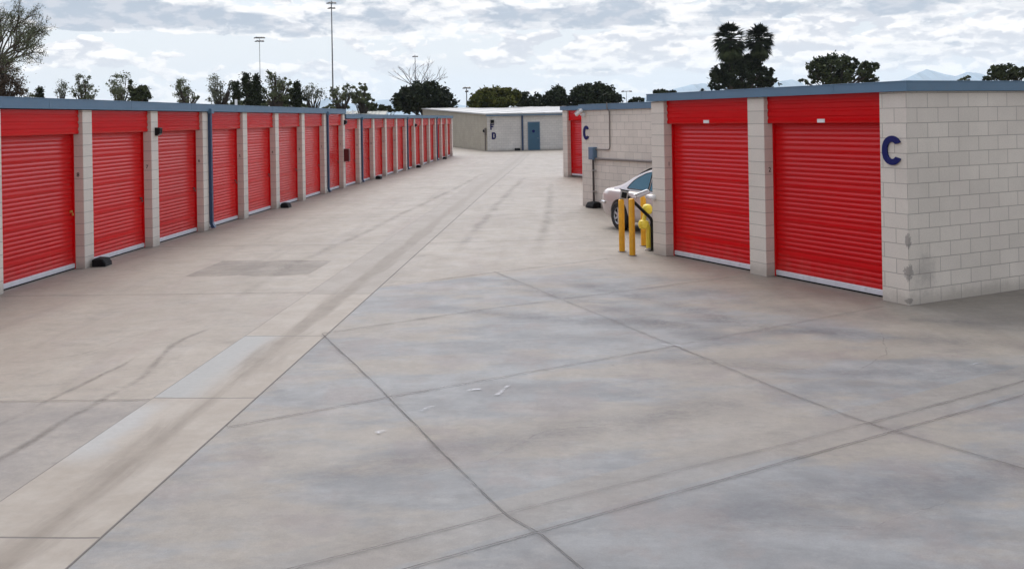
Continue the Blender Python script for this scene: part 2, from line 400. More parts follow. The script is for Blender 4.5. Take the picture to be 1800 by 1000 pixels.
J += [([(-2.36, 11.72), (-1.2, 9.0), (-0.1, 6.30), (0.12, 6.02), (0.40, 5.45), (2.3, 1.2)], 0.026),
      ([(-0.35, 16.3), (0.8, 13.35), (1.8, 10.8)], 0.016), ([(1.8, 10.8), (2.50, 8.95), (2.93, 8.0), (3.6, 7.0), (5.2, 4.4)], 0.020),
      ([(-2.10, 14.98), (-0.3, 16.2), (1.7, 17.55)], 0.018), ([(-2.36, 11.75), (-0.4, 13.08), (3.4, 15.28)], 0.018),
      ([(-2.47, 8.19), (-1.2, 9.0), (1.8, 10.82)], 0.020), ([(1.8, 10.82), (4.9, 12.8)], 0.012),
      ([(-3.1, 4.10), (0.12, 6.02), (2.93, 7.72), (9.0, 11.36)], 0.024),
      ([(-2.95, 4.60), (-0.1, 6.30)], 0.016), ([(-0.1, 6.30), (2.93, 8.02)], 0.009), ([(2.93, 8.02), (8.0, 11.1)], 0.018)]
ribbons('expansion_joint', [(p, min(w_, 0.021)) for p, w_ in J], overlay_mat('open_joint_in_concrete', (0.042, 0.034, 0.030), 0.0, 0.34, 1.10, nscale=2.5, lo=0.22, hi=0.60, fine=20, endfade=False), 0.0095, wob=0.006)
ribbons('joint_dirt', [(p, 0.08) for p, w_ in J], overlay_mat('dirt_along_joint', (0.14, 0.12, 0.105), 0.0, 0.9, 0.12, nscale=1.8, lo=0.30, hi=0.66, endfade=False), 0.0080, wob=0.01, seed=2)
T = [([(-4.35, 5.2), (-4.15, 6.2), (-4.0, 8.2), (-3.85, 9.9), (-4.02, 11.5), (-3.80, 12.6)], 0.065), ([(-4.65, 6.6), (-4.5, 8.2), (-4.35, 9.6), (-4.2, 11)], 0.05)]
TF = [([(-4.3, 12.6), (-4.0, 17.5), (-3.5, 22.0), (-2.2, 36), (-1.2, 50)], 0.16), ([(-1.2, 17.5), (-0.7, 26.0), (0.6, 44)], 0.18), ([(0.4, 18.5), (1.0, 27.0), (1.6, 40)], 0.18)]
ribbons('tyre_marks', T, overlay_mat('old_tyre_and_oil_marks', (0.105, 0.088, 0.076), 0.0, 1.0, 0.42, nscale=1.3, lo=0.38, hi=0.66), 0.0035, wob=0.02, seed=3)
ribbons('lane_marks', TF, overlay_mat('faint_lane_marks', (0.115, 0.098, 0.088), 0.0, 1.0, 0.34, nscale=0.9, lo=0.34, hi=0.72), 0.0038, wob=0.03, seed=13)
W = [([(-0.4, 15.6), (1.0, 13.6), (2.6, 10.6)], 0.42), ([(0.6, 15.5), (2.0, 13.5), (3.4, 10.9)], 0.38), ([(2.0, 12.6), (4.0, 11.2), (6.2, 10.2)], 0.40), ([(1.2, 10.5), (3.2, 9.6), (5.4, 9.5)], 0.32),
     ([(3.0, 13.1), (5.0, 11.9), (7.5, 11.3)], 0.45), ([(-1.8, 6.9), (0.4, 7.9), (2.4, 8.9)], 0.45), ([(0.8, 6.0), (2.4, 6.6), (4.6, 7.4)], 0.5), ([(-1.5, 13.4), (0.5, 12.4), (2.4, 11.9)], 0.35)]
ribbons('tyre_scrub', W, overlay_mat('dark_scrubbed_arcs', (0.135, 0.13, 0.145), 0.0, 1.0, 0.34, nscale=1.6, lo=0.34, hi=0.70), 0.0062, wob=0.03, seed=4)
ribbons('water_stain', [([(-5.55, 17.25), (-3.45, 17.1)], 0.95)], overlay_mat('faint_rectangular_stain', (0.15, 0.13, 0.12), 0.85, 0.93, 0.34, nscale=1.6, lo=0.2, hi=0.7, endfade=False), 0.0050, seed=5)
K = [([(-0.9, 6.9), (-0.2, 7.3), (0.2, 7.9), (0.9, 8.1)], 0.010), ([(1.3, 6.1), (2.2, 6.0), (3.0, 6.5)], 0.010), ([(-5.6, 10.4), (-4.9, 10.9), (-4.6, 11.9), (-4.0, 12.6)], 0.012), ([(3.4, 9.6), (4.0, 10.3), (4.3, 11.4)], 0.010)]
ribbons('hairline_cracks', K, overlay_mat('hairline_crack', (0.06, 0.05, 0.045), 0.0, 0.8, 0.6, nscale=4, lo=0.40, hi=0.7), 0.0105, step=0.07, wob=0.018, seed=8)
Q = []
for (px_, py_, a_, l_, w_) in ((-1.17, 7.95, 40, 0.14, 0.05), (-0.86, 8.5, 60, 0.22, 0.05), (-0.48, 9.15, 20, 0.16, 0.04), (-0.2, 8.95, 70, 0.40, 0.04), (2.05, 9.9, -35, 0.35, 0.045), (1.60, 10.9, -30, 0.42, 0.045),
                               (4.6, 9.75, 30, 0.2, 0.035), (6.9, 11.9, -20, 0.7, 0.06)):
    r_ = R(a_); Q.append(([(px_, py_), (px_ + l_*.5*math.cos(r_), py_ + l_*.5*math.sin(r_) + .02), (px_ + l_*math.cos(r_), py_ + l_*math.sin(r_))], w_))
ribbons('white_scuffs', Q, overlay_mat('white_plaster_scuffs', (0.55, 0.55, 0.57), 0.0, 0.9, 0.62, nscale=9, lo=0.43, hi=0.62, fine=45), 0.0110, step=0.08, wob=0.02, seed=6)
# drain channel: a shallow dished strip, 1 m wide, down the lane
chm = channel_mat(); mb = MB(); vs = []; fs = []
prof = [(0.0, 0.004), (0.012, 0.006), (0.3, 0.005), (0.6, 0.0045), (0.85, 0.005), (0.988, 0.006), (1.0, 0.004)]
yl = [1.0, 6, 10, 15, 20, 28, 37, 40, 43, 46, 49, 52, 55, 64, 76]
for yy in yl:
    for (a, h) in prof: vs.append((a, yy, gz(yy) + h))
n = len(prof)
for j in range(len(yl)-1):
    for i in range(n-1): fs.append((j*n+i, j*n+i+1, (j+1)*n+i+1, (j+1)*n+i))
mb.add(vs, fs); ch = structure(mb.build('drain_channel', chm)); ch.location = (-3.98, 0, 0)
for v in ch.data.vertices: v.co.x += 0                                 # material reads x as the distance across
sh = Matrix(((1, 0.0585, 0, 0), (0, 1, 0, 0), (0, 0, 1, 0), (0, 0, 0, 1)))
ch.location = (0, 0, 0)
ch.rotation_euler = (0, 0, -math.atan(0.0585)); ch.location = (-3.98, 0, 0)

# ================================================================ STORAGE BUILDINGS
RIB = 0.0743
def door_profile(z0, z1):
    """(depth, z) points of a corrugated curtain; every seventh rib is the wide seam band between sheets"""
    pts = [(0.0, z0)]; z = z0; k = 0
    while z < z1 - 0.02:
        wide = (k % 7 == 3); h = RIB * (1.45 if wide else 1.0)
        h = min(h, z1 - z)
        pts += [(0.0, z + h*0.08), (0.0085, z + h*0.22), (0.0100, z + h*0.34), (0.0088, z + h*(0.52 if wide else 0.60)), (0.0042, z + h*0.78), (0.0, z + h*0.90), (0.0, z + h)]
        z += h; k += 1
    return pts
def make_door(w, iy, lock=False):
    """roll-up curtain with its hood, bottom bar, seal, side guides and slide latch; origin at the bay's lower corner on the front plane"""
    d0 = 0.205 * iy
    mb = MB(); pr = door_profile(0.10, 2.47); vs = []; fs = []
    for (p, z) in pr: vs += [(0.0, d0 - iy*p, z), (w, d0 - iy*p, z)]
    for i in range(len(pr)-1): fs.append((2*i, 2*i+1, 2*i+3, 2*i+2))
    mb.add(vs, fs)
    door = mb.build('roll_up_door', RED, smooth=True)
    # hood: folded sheet with three shallow ribs and a rolled lower edge
    hp = [(0.235, 2.452), (0.10, 2.438), (0.080, 2.445), (0.072, 2.462), (0.072, 2.50), (0.083, 2.512), (0.083, 2.545), (0.072, 2.557), (0.072, 2.62), (0.083, 2.632),
          (0.083, 2.665), (0.072, 2.677), (0.072, 2.74), (0.083, 2.752), (0.083, 2.785), (0.072, 2.797), (0.072, 2.875), (0.235, 2.875)]
    mb = MB(); n = len(hp)
    vs = [(0.004, iy*a, b) for a, b in hp] + [(w - 0.004, iy*a, b) for a, b in hp]
    fs = [(i, i+1, n+i+1, n+i) for i in range(n-1)] + [tuple(range(n)), tuple(range(n, 2*n))]
    mb.add(vs, fs); mb.build('door_hood', RED, door, smooth=True)
    MB().box(0.03, w-0.03, d0 - iy*0.034, d0 + iy*0.01, 0.022, 0.100).build('bottom_bar', BAR, door, bevel=0.006)
    MB().box(0.03, w-0.03, d0 - iy*0.026, d0 + iy*0.004, 0.0, 0.022).build('bottom_seal', RUBBER, door)
    for a in (0.0, w - 0.028): MB().box(a, a + 0.028, d0 - iy*0.036, d0 + iy*0.02, 0.0, 2.44).build('side_guide', RED, door, bevel=0.003)
    return door
def make_lock(door, x, iy, mat):
    d0 = 0.205 * iy; mb = MB()
    mb.box(x-0.045, x+0.03, d0 - iy*0.030, d0 - iy*0.012, 1.03, 1.065)
    mb.tube([(x, d0 - iy*0.025, 1.035), (x, d0 - iy*0.045, 1.03), (x, d0 - iy*0.045, 1.01)], 0.005, 8)
    mb.box(x-0.018, x+0.018, d0 - iy*0.055, d0 - iy*0.035, 0.972, 1.012)
    return mb.build('door_lock', mat, door, bevel=0.003)

def number_plate(parent, txt, loc, rot, size=0.105):
    me = text_mesh(txt, size, 0.002); me.materials.append(BLACK)
    o = bpy.data.objects.new('unit_number', me); COL.objects.link(o); o.parent = parent
    o.location = loc; o.rotation_euler = rot; return o

def downspout(parent, x, iy, top, bottom=0.0, w=0.105):
    mb = MB(); y0 = -iy*0.004; y1 = -iy*0.075
    mb.box(x, x+w, y0, y1, bottom + 0.16, top)
    # kicked-out shoe at the foot, strap bands
    mb.add([(x, y0, bottom+0.16), (x+w, y0, bottom+0.16), (x+w, y1, bottom+0.16), (x, y1, bottom+0.16),
            (x, y0 - iy*0.05, bottom+0.03), (x+w, y0 - iy*0.05, bottom+0.03), (x+w, y1 - iy*0.07, bottom+0.05), (x, y1 - iy*0.07, bottom+0.05)],
           [(0,1,5,4), (1,2,6,5), (2,3,7,6), (3,0,4,7), (4,5,6,7)])
    for z in (0.9, 1.9):
        mb.box(x-0.012, x+w+0.012, -iy*0.002, -iy*0.078, z, z+0.03)
    mb.build('downspout', DBLUE, parent, bevel=0.004)
    MB().box(x-0.03, x+w+0.03, -iy*0.008, -iy*0.115, top - 0.035, top + 0.085).build('rainwater_head', BLUE, parent, bevel=0.004)

def fascia(parent, x0, x1, iy, z0, z1, depth, over=0.05, name='fascia', sides=True):
    """folded metal edge: a face band with a small drip lip at the bottom and a cap on top, on three sides"""
    mb = MB(); t_ = 0.03
    a, b_ = x0 - over, x1 + over; yf = -iy*over; yb = iy*depth
    mb.box(a, b_, yf, yf + iy*t_, z0, z1)
    mb.box(a - 0.006, b_ + 0.006, yf - iy*0.008, yf + iy*(t_+0.1), z1 - 0.0, z1 + 0.012)
    mb.box(a - 0.004, b_ + 0.004, yf - iy*0.006, yf, z0 + 0.0, z0 + 0.018)
    k_ = a + 1.3
    while k_ < b_ - 0.2:
        mb.box(k_, k_ + 0.05, yf - iy*0.0035, yf - iy*0.0002, z0 + 0.019, z1 - 0.001); k_ += 3.05
    if sides:
        for (p, q) in ((a, a + t_), (b_ - t_, b_)):
            mb.box(p, q, yf + iy*(t_ + 0.001), yb, z0, z1)
            mb.box(p - 0.006, q + 0.02, yf + iy*(t_ + 0.101), yb, z1, z1 + 0.012)
    return mb.build(name, BLUE, parent, bevel=0.003)

# ---- the long row on the left
ROW = thing('storage_building', 'long red-doored storage row with slate blue roof edge running down the left of the lane', 'storage building',
            (-8.87, 0, 0), R(90 - 3.5))
def S(i): return 17.50 + 2.85*(i - 1)
PW = 0.34; DEPTH = 6.2; I0, ISTEP, I1 = -2, 8, 20
# local frame: x runs down the lane, y points into the building
def rowz(s): return gz(s)
xs0, xs8, xs20 = S(I0), S(8) + PW, S(20) + 0.55
mb = MB(); mb.box(xs0 + 0.003, xs8 - 0.001, 0.26, DEPTH, -0.3, 2.872); mb.box(xs8, xs20, 0.26, DEPTH, -0.4, 2.682)
mb.build('wall', BLOCK, ROW)
proto = make_door(2.85 - PW, 1)
protolock = make_lock(proto, 2.85 - PW - 0.12, 1, BROWNPIPE)
first = True
for i in range(I0, I1 + 1):
    z0 = rowz(S(i)); top = 2.876 if i <= 8 else 2.686
    wd = PW if i < 20 else 0.55
    MB().box(S(i), S(i) + wd, 0.0, 0.259, -0.4, top).build('pillar', BLOCKP, ROW, bevel=0.006)
    if i < I1:
        d = proto if first else copy_tree(proto); first = False
        d.parent = ROW; d.location = (S(i) + PW, 0, 0)
        if i >= 8:
            d.location.z = gz(S(i) + 1.5); d.scale.z = (2.684 - d.location.z) / 2.876
proto_used = True
# gold padlock on the nearest door in view
for d in kids(ROW):
    if d.name.startswith('roll_up_door') and abs(d.location.x - (S(0) + PW)) < 0.01:
        for k in kids(d):
            if k.name.startswith('door_lock'):
                me = k.data.copy(); me.materials.clear(); me.materials.append(BRASS); k.data = me; k.location.x = 0.02; k.location.z = 0.0
MB().box(xs0 - 0.05, xs8 + 0.05, -0.0, DEPTH, 2.90, 3.04).build('roof', GREYROOF, ROW)
mb = MB(); mb.add([(xs8 + 0.06, 0.05, 2.85), (xs20 + 0.04, 0.05, 2.85), (xs20 + 0.04, DEPTH, 2.98), (xs8 + 0.06, DEPTH, 2.98),
                   (xs8 + 0.06, 0.05, 2.70), (xs20 + 0.04, 0.05, 2.70), (xs20 + 0.04, DEPTH, 2.70), (xs8 + 0.06, DEPTH, 2.70)],
                  [(0,1,2,3), (7,6,5,4), (0,4,5,1), (1,5,6,2), (2,6,7,3), (3,7,4,0)])
mb.build('roof', GREYROOF, ROW)
fascia(ROW, xs0, xs8, 1, 2.885, 3.055, DEPTH, 0.05)
fascia(ROW, xs8 + 0.12, xs20, 1, 2.70, 2.865, DEPTH, 0.05)
for i in (-1, 3, 7, 9, 13, 17):
    downspout(ROW, S(i) + PW - 0.09 - 0.02 + 0.09, 1, 2.87 if i < 8 else 2.68, rowz(S(i)))
nums = {0: '9', 1: '8', 2: '7', 3: '6', 4: '5', 5: '4', 6: '3', 7: '2', 8: '1', 9: '11', 10: '12', 11: '13', 12: '14'}
for i, tx in nums.items():
    number_plate(ROW, tx, (S(i) - 0.004, 0.10, 1.70 + (0 if i < 9 else -0.12)), (R(90), 0, R(-90)))
for s_, dd in ((S(5) + 0.6, 1.4), (S(12), 2.2)):
    MB().tube([(s_, dd, 2.9), (s_, dd, 3.32 if s_ < S(8) else 3.16)], 0.04, 10).build('vent_pipe', WHITE, ROW, smooth=True)

# ---- building C on the right
rzC = R(90 + 26.65)
CB = thing('storage_building', 'block storage building with two large red doors, nearest on the right', 'storage building', (5.27, 12.85, 0), rzC)
# local x runs away from the camera along the front, the building lies at negative y
mb = MB(); mb.box(0.0, 5.90, -0.26, -13.0, -0.3, 2.862)
mb.build('wall', BLOCKC, CB)
mb = MB(); mb.box(5.901, 15.30, -4.07, -13.0, -0.3, 2.81)
mb.build('side_wall', BLOCK, CB, bevel=0.008)
MB().box(0.0, 0.45, 0.0, -0.2595, -0.3, 2.862).build('pillar', BLOCKC, CB)
MB().box(2.79, 3.18, 0.0, -0.2595, -0.3, 2.862).build('pillar', BLOCKP, CB, bevel=0.006)
MB().box(5.50, 5.90, 0.0, -0.2595, -0.3, 2.862).build('pillar', BLOCKP, CB, bevel=0.006)
for a, b_ in ((0.45, 2.79), (3.18, 5.50)):
    d = make_door(b_ - a, -1); d.parent = CB; d.location = (a, 0, 0)
    make_lock(d, 0.12, -1, BROWNPIPE)
    st = MB(); xm = (b_ - a) * 0.5
    st.box(xm - 0.075, xm + 0.075, -0.064, -0.0715, 2.452, 2.505)
    st.build('hood_sticker', WHITE, d)
MB().box(0.0, 5.90, -0.04, -13.0, 2.88, 2.985).build('roof', GREYROOF, CB)
MB().box(5.96, 15.28, -4.10, -13.0, 2.83, 2.945).build('roof', GREYROOF, CB)
fascia(CB, 0.0, 5.90, -1, 2.866, 2.995, 13.0, 0.06)
# fascia of the set-back stretch
mb = MB(); mb.box(5.975, 15.36, -4.01, -4.04, 2.795, 2.955); mb.box(5.975, 15.366, -4.002, -4.10, 2.955, 2.967); mb.box(15.33, 15.36, -4.041, -13.0, 2.795, 2.955)
mb.build('fascia', BLUE, CB, bevel=0.003)
number_plate(CB, '2', (2.786, -0.10, 1.70), (R(90), 0, R(-90)))
number_plate(CB, '1', (5.496, -0.10, 1.70), (R(90), 0, R(-90)))

def letter_C(h, w, s, th):
    """bold C: outer and inner ellipse arcs joined by slanted terminals"""
    n = 40; ao, ai = R(30), R(44); mb = MB(); vs = []; fs = []
    for k in range(n + 1):
        f = k / n; A = ao + (2*PI - 2*ao)*f; B = ai + (2*PI - 2*ai)*f
        ox, oz = math.cos(A)*w/2, math.copysign(abs(math.sin(A))**0.88, math.sin(A))*h/2
        ix, iz = math.cos(B)*(w/2 - s), math.copysign(abs(math.sin(B))**0.85, math.sin(B))*(h/2 - s*0.92)
        vs += [(ox, 0, oz), (ix, 0, iz), (ox, -th, oz), (ix, -th, iz)]
    for k in range(n):
        a = 4*k; b_ = 4*(k+1)
        fs += [(a, a+1, b_+1, b_), (a+2, b_+2, b_+3, a+3), (a, b_, b_+2, a+2), (a+1, a+3, b_+3, b_+1)]
    fs += [(0, 2, 3, 1), (4*n, 4*n+1, 4*n+3, 4*n+2)]
    mb.add(vs, fs); return mb
def on_C(lx, ly, lz): return Matrix.Translation((5.27, 12.85, 0)) @ Matrix.Rotation(rzC, 4, 'Z') @ Vector((lx, ly, lz))
lc = letter_C(0.40, 0.34, 0.092, 0.02).build('letter_sign', NAVY, None, bevel=0.003)
tag(lc, 'large navy blue letter C on the corner pillar beside the nearest red door', 'letter sign')
lc.location = on_C(0.235, 0.004, 2.07); lc.rotation_euler = (0, 0, rzC + PI)
lc2 = letter_C(0.41, 0.33, 0.095, 0.02).build('letter_sign', NAVY, None, bevel=0.003)
tag(lc2, 'smaller looking navy letter C on the set-back wall under the white camera', 'letter sign')
lc2.location = on_C(15.02, -4.066, 2.14); lc2.rotation_euler = (0, 0, rzC + PI)

# ---- the next building beyond the set-back wall
DB = thing('storage_building', 'storage building whose single visible red door shows beyond the set-back wall with the smaller C', 'storage building', (2.25, 42.9, gz(42.9)), R(90 + 26.65) + PI)
# local x runs back towards the camera; building at positive y
MB().box(0.0, 6.2, 0.26, 8.0, -0.4, 2.95).build('wall', BLOCK, DB)
for a in (0.0, 2.74, 5.6): MB().box(a, a + 0.41, 0.0, 0.259, -0.4, 2.95).build('pillar', BLOCKP, DB, bevel=0.006)
for a in (0.41, 3.15):
    d = make_door(2.33, 1); d.parent = DB; d.location = (a, 0, 0.06)
MB().box(0.0, 6.2, 0.03, 8.0, 2.965, 3.10).build('roof', GREYROOF, DB)
fascia(DB, 0.0, 6.2, 1, 2.955, 3.12, 8.0, 0.08)

# ---- the building across the end of the lane
FB = thing('storage_building', 'pale block building with white roof and blue door across the far end of the lane', 'storage building', (-2.10, 80.9, -0.12), R(15))
mb = MB(); rise = lambda y: 3.04 + 0.0285*y
mb.add([(0,0,-0.3), (24,0,-0.3), (24,32,-0.3), (0,32,-0.3), (0,0,rise(0)), (24,0,rise(0)), (24,32,rise(32)), (0,32,rise(32))],
       [(0,1,5,4), (1,2,6,5), (2,3,7,6)])
mb.build('wall', BLOCKF, FB)
MB().add([(0,32,-0.3), (0,0,-0.3), (0,0,rise(0)), (0,32,rise(32))], [(0,1,2,3)]).build('gable_wall', BLOCKT, FB)
mb = MB(); o_ = 0.15
mb.add([(-o_,-o_,rise(0)+0.01), (24,-o_,rise(0)+0.01), (24,32,rise(32)+0.01), (-o_,32,rise(32)+0.01), (-o_,-o_,rise(0)+0.13), (24,-o_,rise(0)+0.13), (24,32,rise(32)+0.13), (-o_,32,rise(32)+0.13)],
       [(0,3,2,1), (4,5,6,7), (0,1,5,4), (1,2,6,5), (2,3,7,6), (3,0,4,7)])
for k in range(12):
    xx = 1.0 + 2*k; mb.add([(xx,-o_,rise(0)+0.131), (xx+0.05,-o_,rise(0)+0.131), (xx+0.05,32,rise(32)+0.131), (xx,32,rise(32)+0.131), (xx+0.025,-o_,rise(0)+0.17), (xx+0.025,32,rise(32)+0.17)],
                         [(0,4,5,3), (1,2,5,4)])
mb.build('roof', WROOF, FB)
MB().box(-0.15, 24, -0.16, -0.27, rise(0)-0.10, rise(0)-0.01).build('gutter', BLUE, FB)
MB().box(2.98, 3.13, -0.01, -0.12, 0.0, rise(0)-0.11).build('downspout', DBLUE, FB)
d = MB().box(3.62, 4.52, -0.012, -0.06, 0.0, 2.32).build('door', DOORBLUE, FB, bevel=0.004)
mb = MB(); mb.box(3.54, 3.615, -0.008, -0.08, 0.0, 2.40); mb.box(4.525, 4.60, -0.008, -0.08, 0.0, 2.40); mb.box(3.616, 4.524, -0.008, -0.08, 2.325, 2.40); mb.build('door_frame', BLUE, d)
MB().lathe([(0.13, -0.061), (0.13, -0.070)], (4.03, 0, 1.60), 20, 'Y').build('door_sign', NAVY, d)
MB().tube([(4.44, -0.06, 1.0), (4.44, -0.13, 1.0), (4.36, -0.13, 1.0)], 0.014, 8).build('handle', STEEL, d)

# ---- the low roof behind the left row
BB = thing('storage_building', 'low grey green ribbed roof showing over the left row where its roof steps down', 'storage building', (-34.0, 96.0, -0.12), R(6))
MB().box(0, 21, 0, 10, -0.3, 3.3).build('wall', BLOCKT, BB)
mb = MB(); mb.add([(-0.2,-0.2,3.31), (21.2,-0.2,3.31), (21.2,10,3.85), (-0.2,10,3.85), (-0.2,-0.2,3.2), (21.2,-0.2,3.2), (21.2,10,3.74), (-0.2,10,3.74)],
       [(0,1,2,3), (7,6,5,4), (0,4,5,1), (1,5,6,2), (2,6,7,3), (3,7,4,0)])
for k in range(52):
    xx = 0.4*k; mb.add([(xx,-0.2,3.312), (xx+0.08,-0.2,3.312), (xx+0.08,10,3.852), (xx,10,3.852), (xx+0.04,-0.2,3.36), (xx+0.04,10,3.90)], [(0,4,5,3), (1,2,5,4), (0,1,4)])
mb.build('roof', GROOF, BB)

# ================================================================ WALL FIXTURES
def row_pt(s, y, z): return Matrix.Translation((-8.87, 0, 0)) @ Matrix.Rotation(R(86.5), 4, 'Z') @ Vector((s, y, z))
def wall_lamp(loc, rz, label, sc_=1.0):
    t_ = thing('wall_lamp', label, 'wall lamp', loc, rz, 'black wall lamps on the storage rows')
    MB().prism([(0,-0.13), (-0.07,-0.13), (-0.16,-0.07), (-0.18,0.10), (-0.13,0.13), (0,0.13)], -0.10, 0.10, 'YZ').build('housing', BLACK, t_, bevel=0.006)
    MB().prism([(-0.072,-0.132), (-0.155,-0.075), (-0.15,-0.085), (-0.075,-0.142)], -0.085, 0.085, 'YZ').build('lens', STEEL, t_)
    t_.scale = (sc_, sc_, sc_); return t_
lamp_labels = [(2, 2.44, 'black wall lamp on the third pillar from the left edge, beside a red door hood'),
               (8, 2.55, 'black wall lamp high on the left row where its roof steps down'),
               (14, 2.30, 'farthest black wall lamp on the left row, above a bait box')]
for i, z, lb in lamp_labels: wall_lamp(row_pt(S(i) + 0.24, 0.0, z), R(86.5), lb, 0.66)
# extinguisher cabinet on the step pillar
FX = thing('extinguisher_cabinet', 'dark red extinguisher cabinet on the left row pillar at the roof step', 'fire cabinet', row_pt(S(8) + 0.20, 0.0, 1.27), R(86.5))
MB().box(-0.13, 0.13, -0.20, -0.002, -0.25, 0.25).build('cabinet', DRED, FX, bevel=0.008)
MB().box(-0.10, 0.10, -0.208, -0.2005, -0.2, 0.2).build('cabinet_door', DRED, FX, bevel=0.003)

def bullet_camera(loc, rz, pitch, label, s=1.0, yaw=0.0):
    t_ = thing('security_camera', label, 'security camera', loc, rz)
    MB().lathe([(0.062, 0.0), (0.062, -0.055), (0.045, -0.07)], (0, 0, 0), 16, 'Y').build('mount', WHITE, t_, smooth=True)
    arm = MB().tube([(0, -0.06, 0), (0, -0.11, -0.01), (0.0, -0.14 - (0.10 if yaw else 0), 0.03)], 0.022, 10).build('arm', WHITE, t_, smooth=True)
    body = MB().lathe([(0.034, 0.155), (0.05, 0.14), (0.052, -0.12), (0.054, -0.15), (0.048, -0.152)], (0, 0, 0), 18, 'X')
    b_ = body.build('camera_body', WHITE, t_, smooth=True); b_.location = (-0.06, -0.15, 0.075); b_.rotation_euler = (0, pitch, yaw)
    if yaw: b_.location = (-0.05, -0.27, 0.09)
    g = MB().lathe([(0.046, -0.153), (0.046, -0.135)], (0, 0, 0), 18, 'X').build('lens_glass', BLACK, b_)
    v = MB().box(-0.20, 0.13, -0.058, 0.058, 0.054, 0.062).build('sunshield', WHITE, b_, bevel=0.003)
    t_.scale = (s, s, s); return t_

bullet_camera(on_C(15.12, -4.07, 2.66), rzC + PI, R(-24), 'white security camera under the eaves above the small letter C')
bullet_camera(on_C(5.84, 0.0, 1.06), rzC + PI, R(-20), 'white bullet camera low on the end pillar beside the yellow pipework', 0.85, R(66))

def Cw(t, y, z): return on_C(15.3 - t, -4.07 + y, z)          # t metres from the left end of the set-back wall
EB = thing('electrical_box', 'blue grey electrical box with conduits on the set-back wall below the letter C', 'electrical box', Cw(0.72, 0.0, 1.55), rzC + PI)
MB().box(-0.13, 0.13, -0.14, -0.002, -0.18, 0.18).build('enclosure', LBLUE, EB, bevel=0.008)
MB().box(-0.115, 0.115, -0.148, -0.1405, -0.165, 0.165).build('cover', LBLUE, EB, bevel=0.003)
MB().tube([(0.13, -0.05, 0.12), (0.78, -0.03, 0.12), (0.84, -0.03, 0.15), (0.86, -0.03, 0.22), (0.86, -0.03, 1.20), (0.86, -0.10, 1.26), (0.86, -0.115, 1.45)], 0.016, 8).build('conduit', GREYPIPE, EB, smooth=True)
MB().tube([(0.13, -0.06, -0.15), (8.6, -0.06, -0.13)], 0.030, 8).build('conduit', GREYPIPE, EB, smooth=True)
MB().tube([(0.02, -0.07, -0.18), (0.02, -0.07, -1.56)], 0.032, 10).build('riser_pipe', BROWNPIPE, EB, smooth=True)
mb = MB()
for z in (-0.5, -1.1): mb.box(-0.03, 0.07, -0.11, -0.002, z, z + 0.025)
mb.build('pipe_strap', STEEL, EB)

def bait(loc, rz, label, s=1.0, first=[None]):
    if first[0] is None:
        t_ = thing('bait_station', label, 'bait station', loc, rz, 'black bait stations along the walls')
        MB().prism([(-0.02, 0), (-0.27, 0), (-0.26, 0.05), (-0.20, 0.125), (-0.05, 0.14), (-0.02, 0.13)], -0.17, 0.17, 'YZ').build('box', BLACK, t_, bevel=0.014, seg=3)
        MB().prism([(-0.262, 0.052), (-0.203, 0.131), (-0.05, 0.146), (-0.05, 0.152), (-0.208, 0.137), (-0.270, 0.052)], -0.155, 0.155, 'YZ').build('lid', RUBBER, t_, bevel=0.002)
        mb = MB(); mb.lathe([(0.03, -0.171), (0.03, -0.176)], (0, -0.14, 0.035), 12, 'X'); mb.lathe([(0.03, 0.171), (0.03, 0.176)], (0, -0.14, 0.035), 12, 'X')
        mb.build('entry_hole', RUBBER, t_)
        first[0] = t_
    else:
        t_ = copy_tree(first[0]); t_.location = loc; t_.rotation_euler = (0, 0, rz); t_['label'] = label
    t_.scale = (s, s, s); return t_
bait(row_pt(S(1) + 0.32, -0.01, 0), R(86.5 + 6), 'black bait station at the foot of the second pillar from the left edge', 1.0)
bait(row_pt(S(5) + 0.45, -0.01, 0), R(86.5), 'black bait station on the left row just before the roof step', 1.0)
bait(row_pt(S(10) + 0.40, -0.01, gz(43)), R(86.5), 'black bait station on the left row just past the roof step')
bait(row_pt(S(14) + 0.40, -0.01, gz(54)), R(86.5), 'black bait station below the farthest wall lamp of the left row')
bait(row_pt(S(18) + 0.40, -0.01, gz(66)), R(86.5), 'farthest black bait station near the end of the left row')
bait(Cw(0.85, -0.0, 0), rzC + PI, 'black bait station under the electrical box riser pipe', 1.15)
fm = Matrix.Translation((-2.10, 80.9, -0.12)) @ Matrix.Rotation(R(15), 4, 'Z')
bait(fm @ Vector((2.55, -0.05, 0)), R(15), 'black bait station beside the downspout of the far white roofed building', 1.3)
bb_labels = None

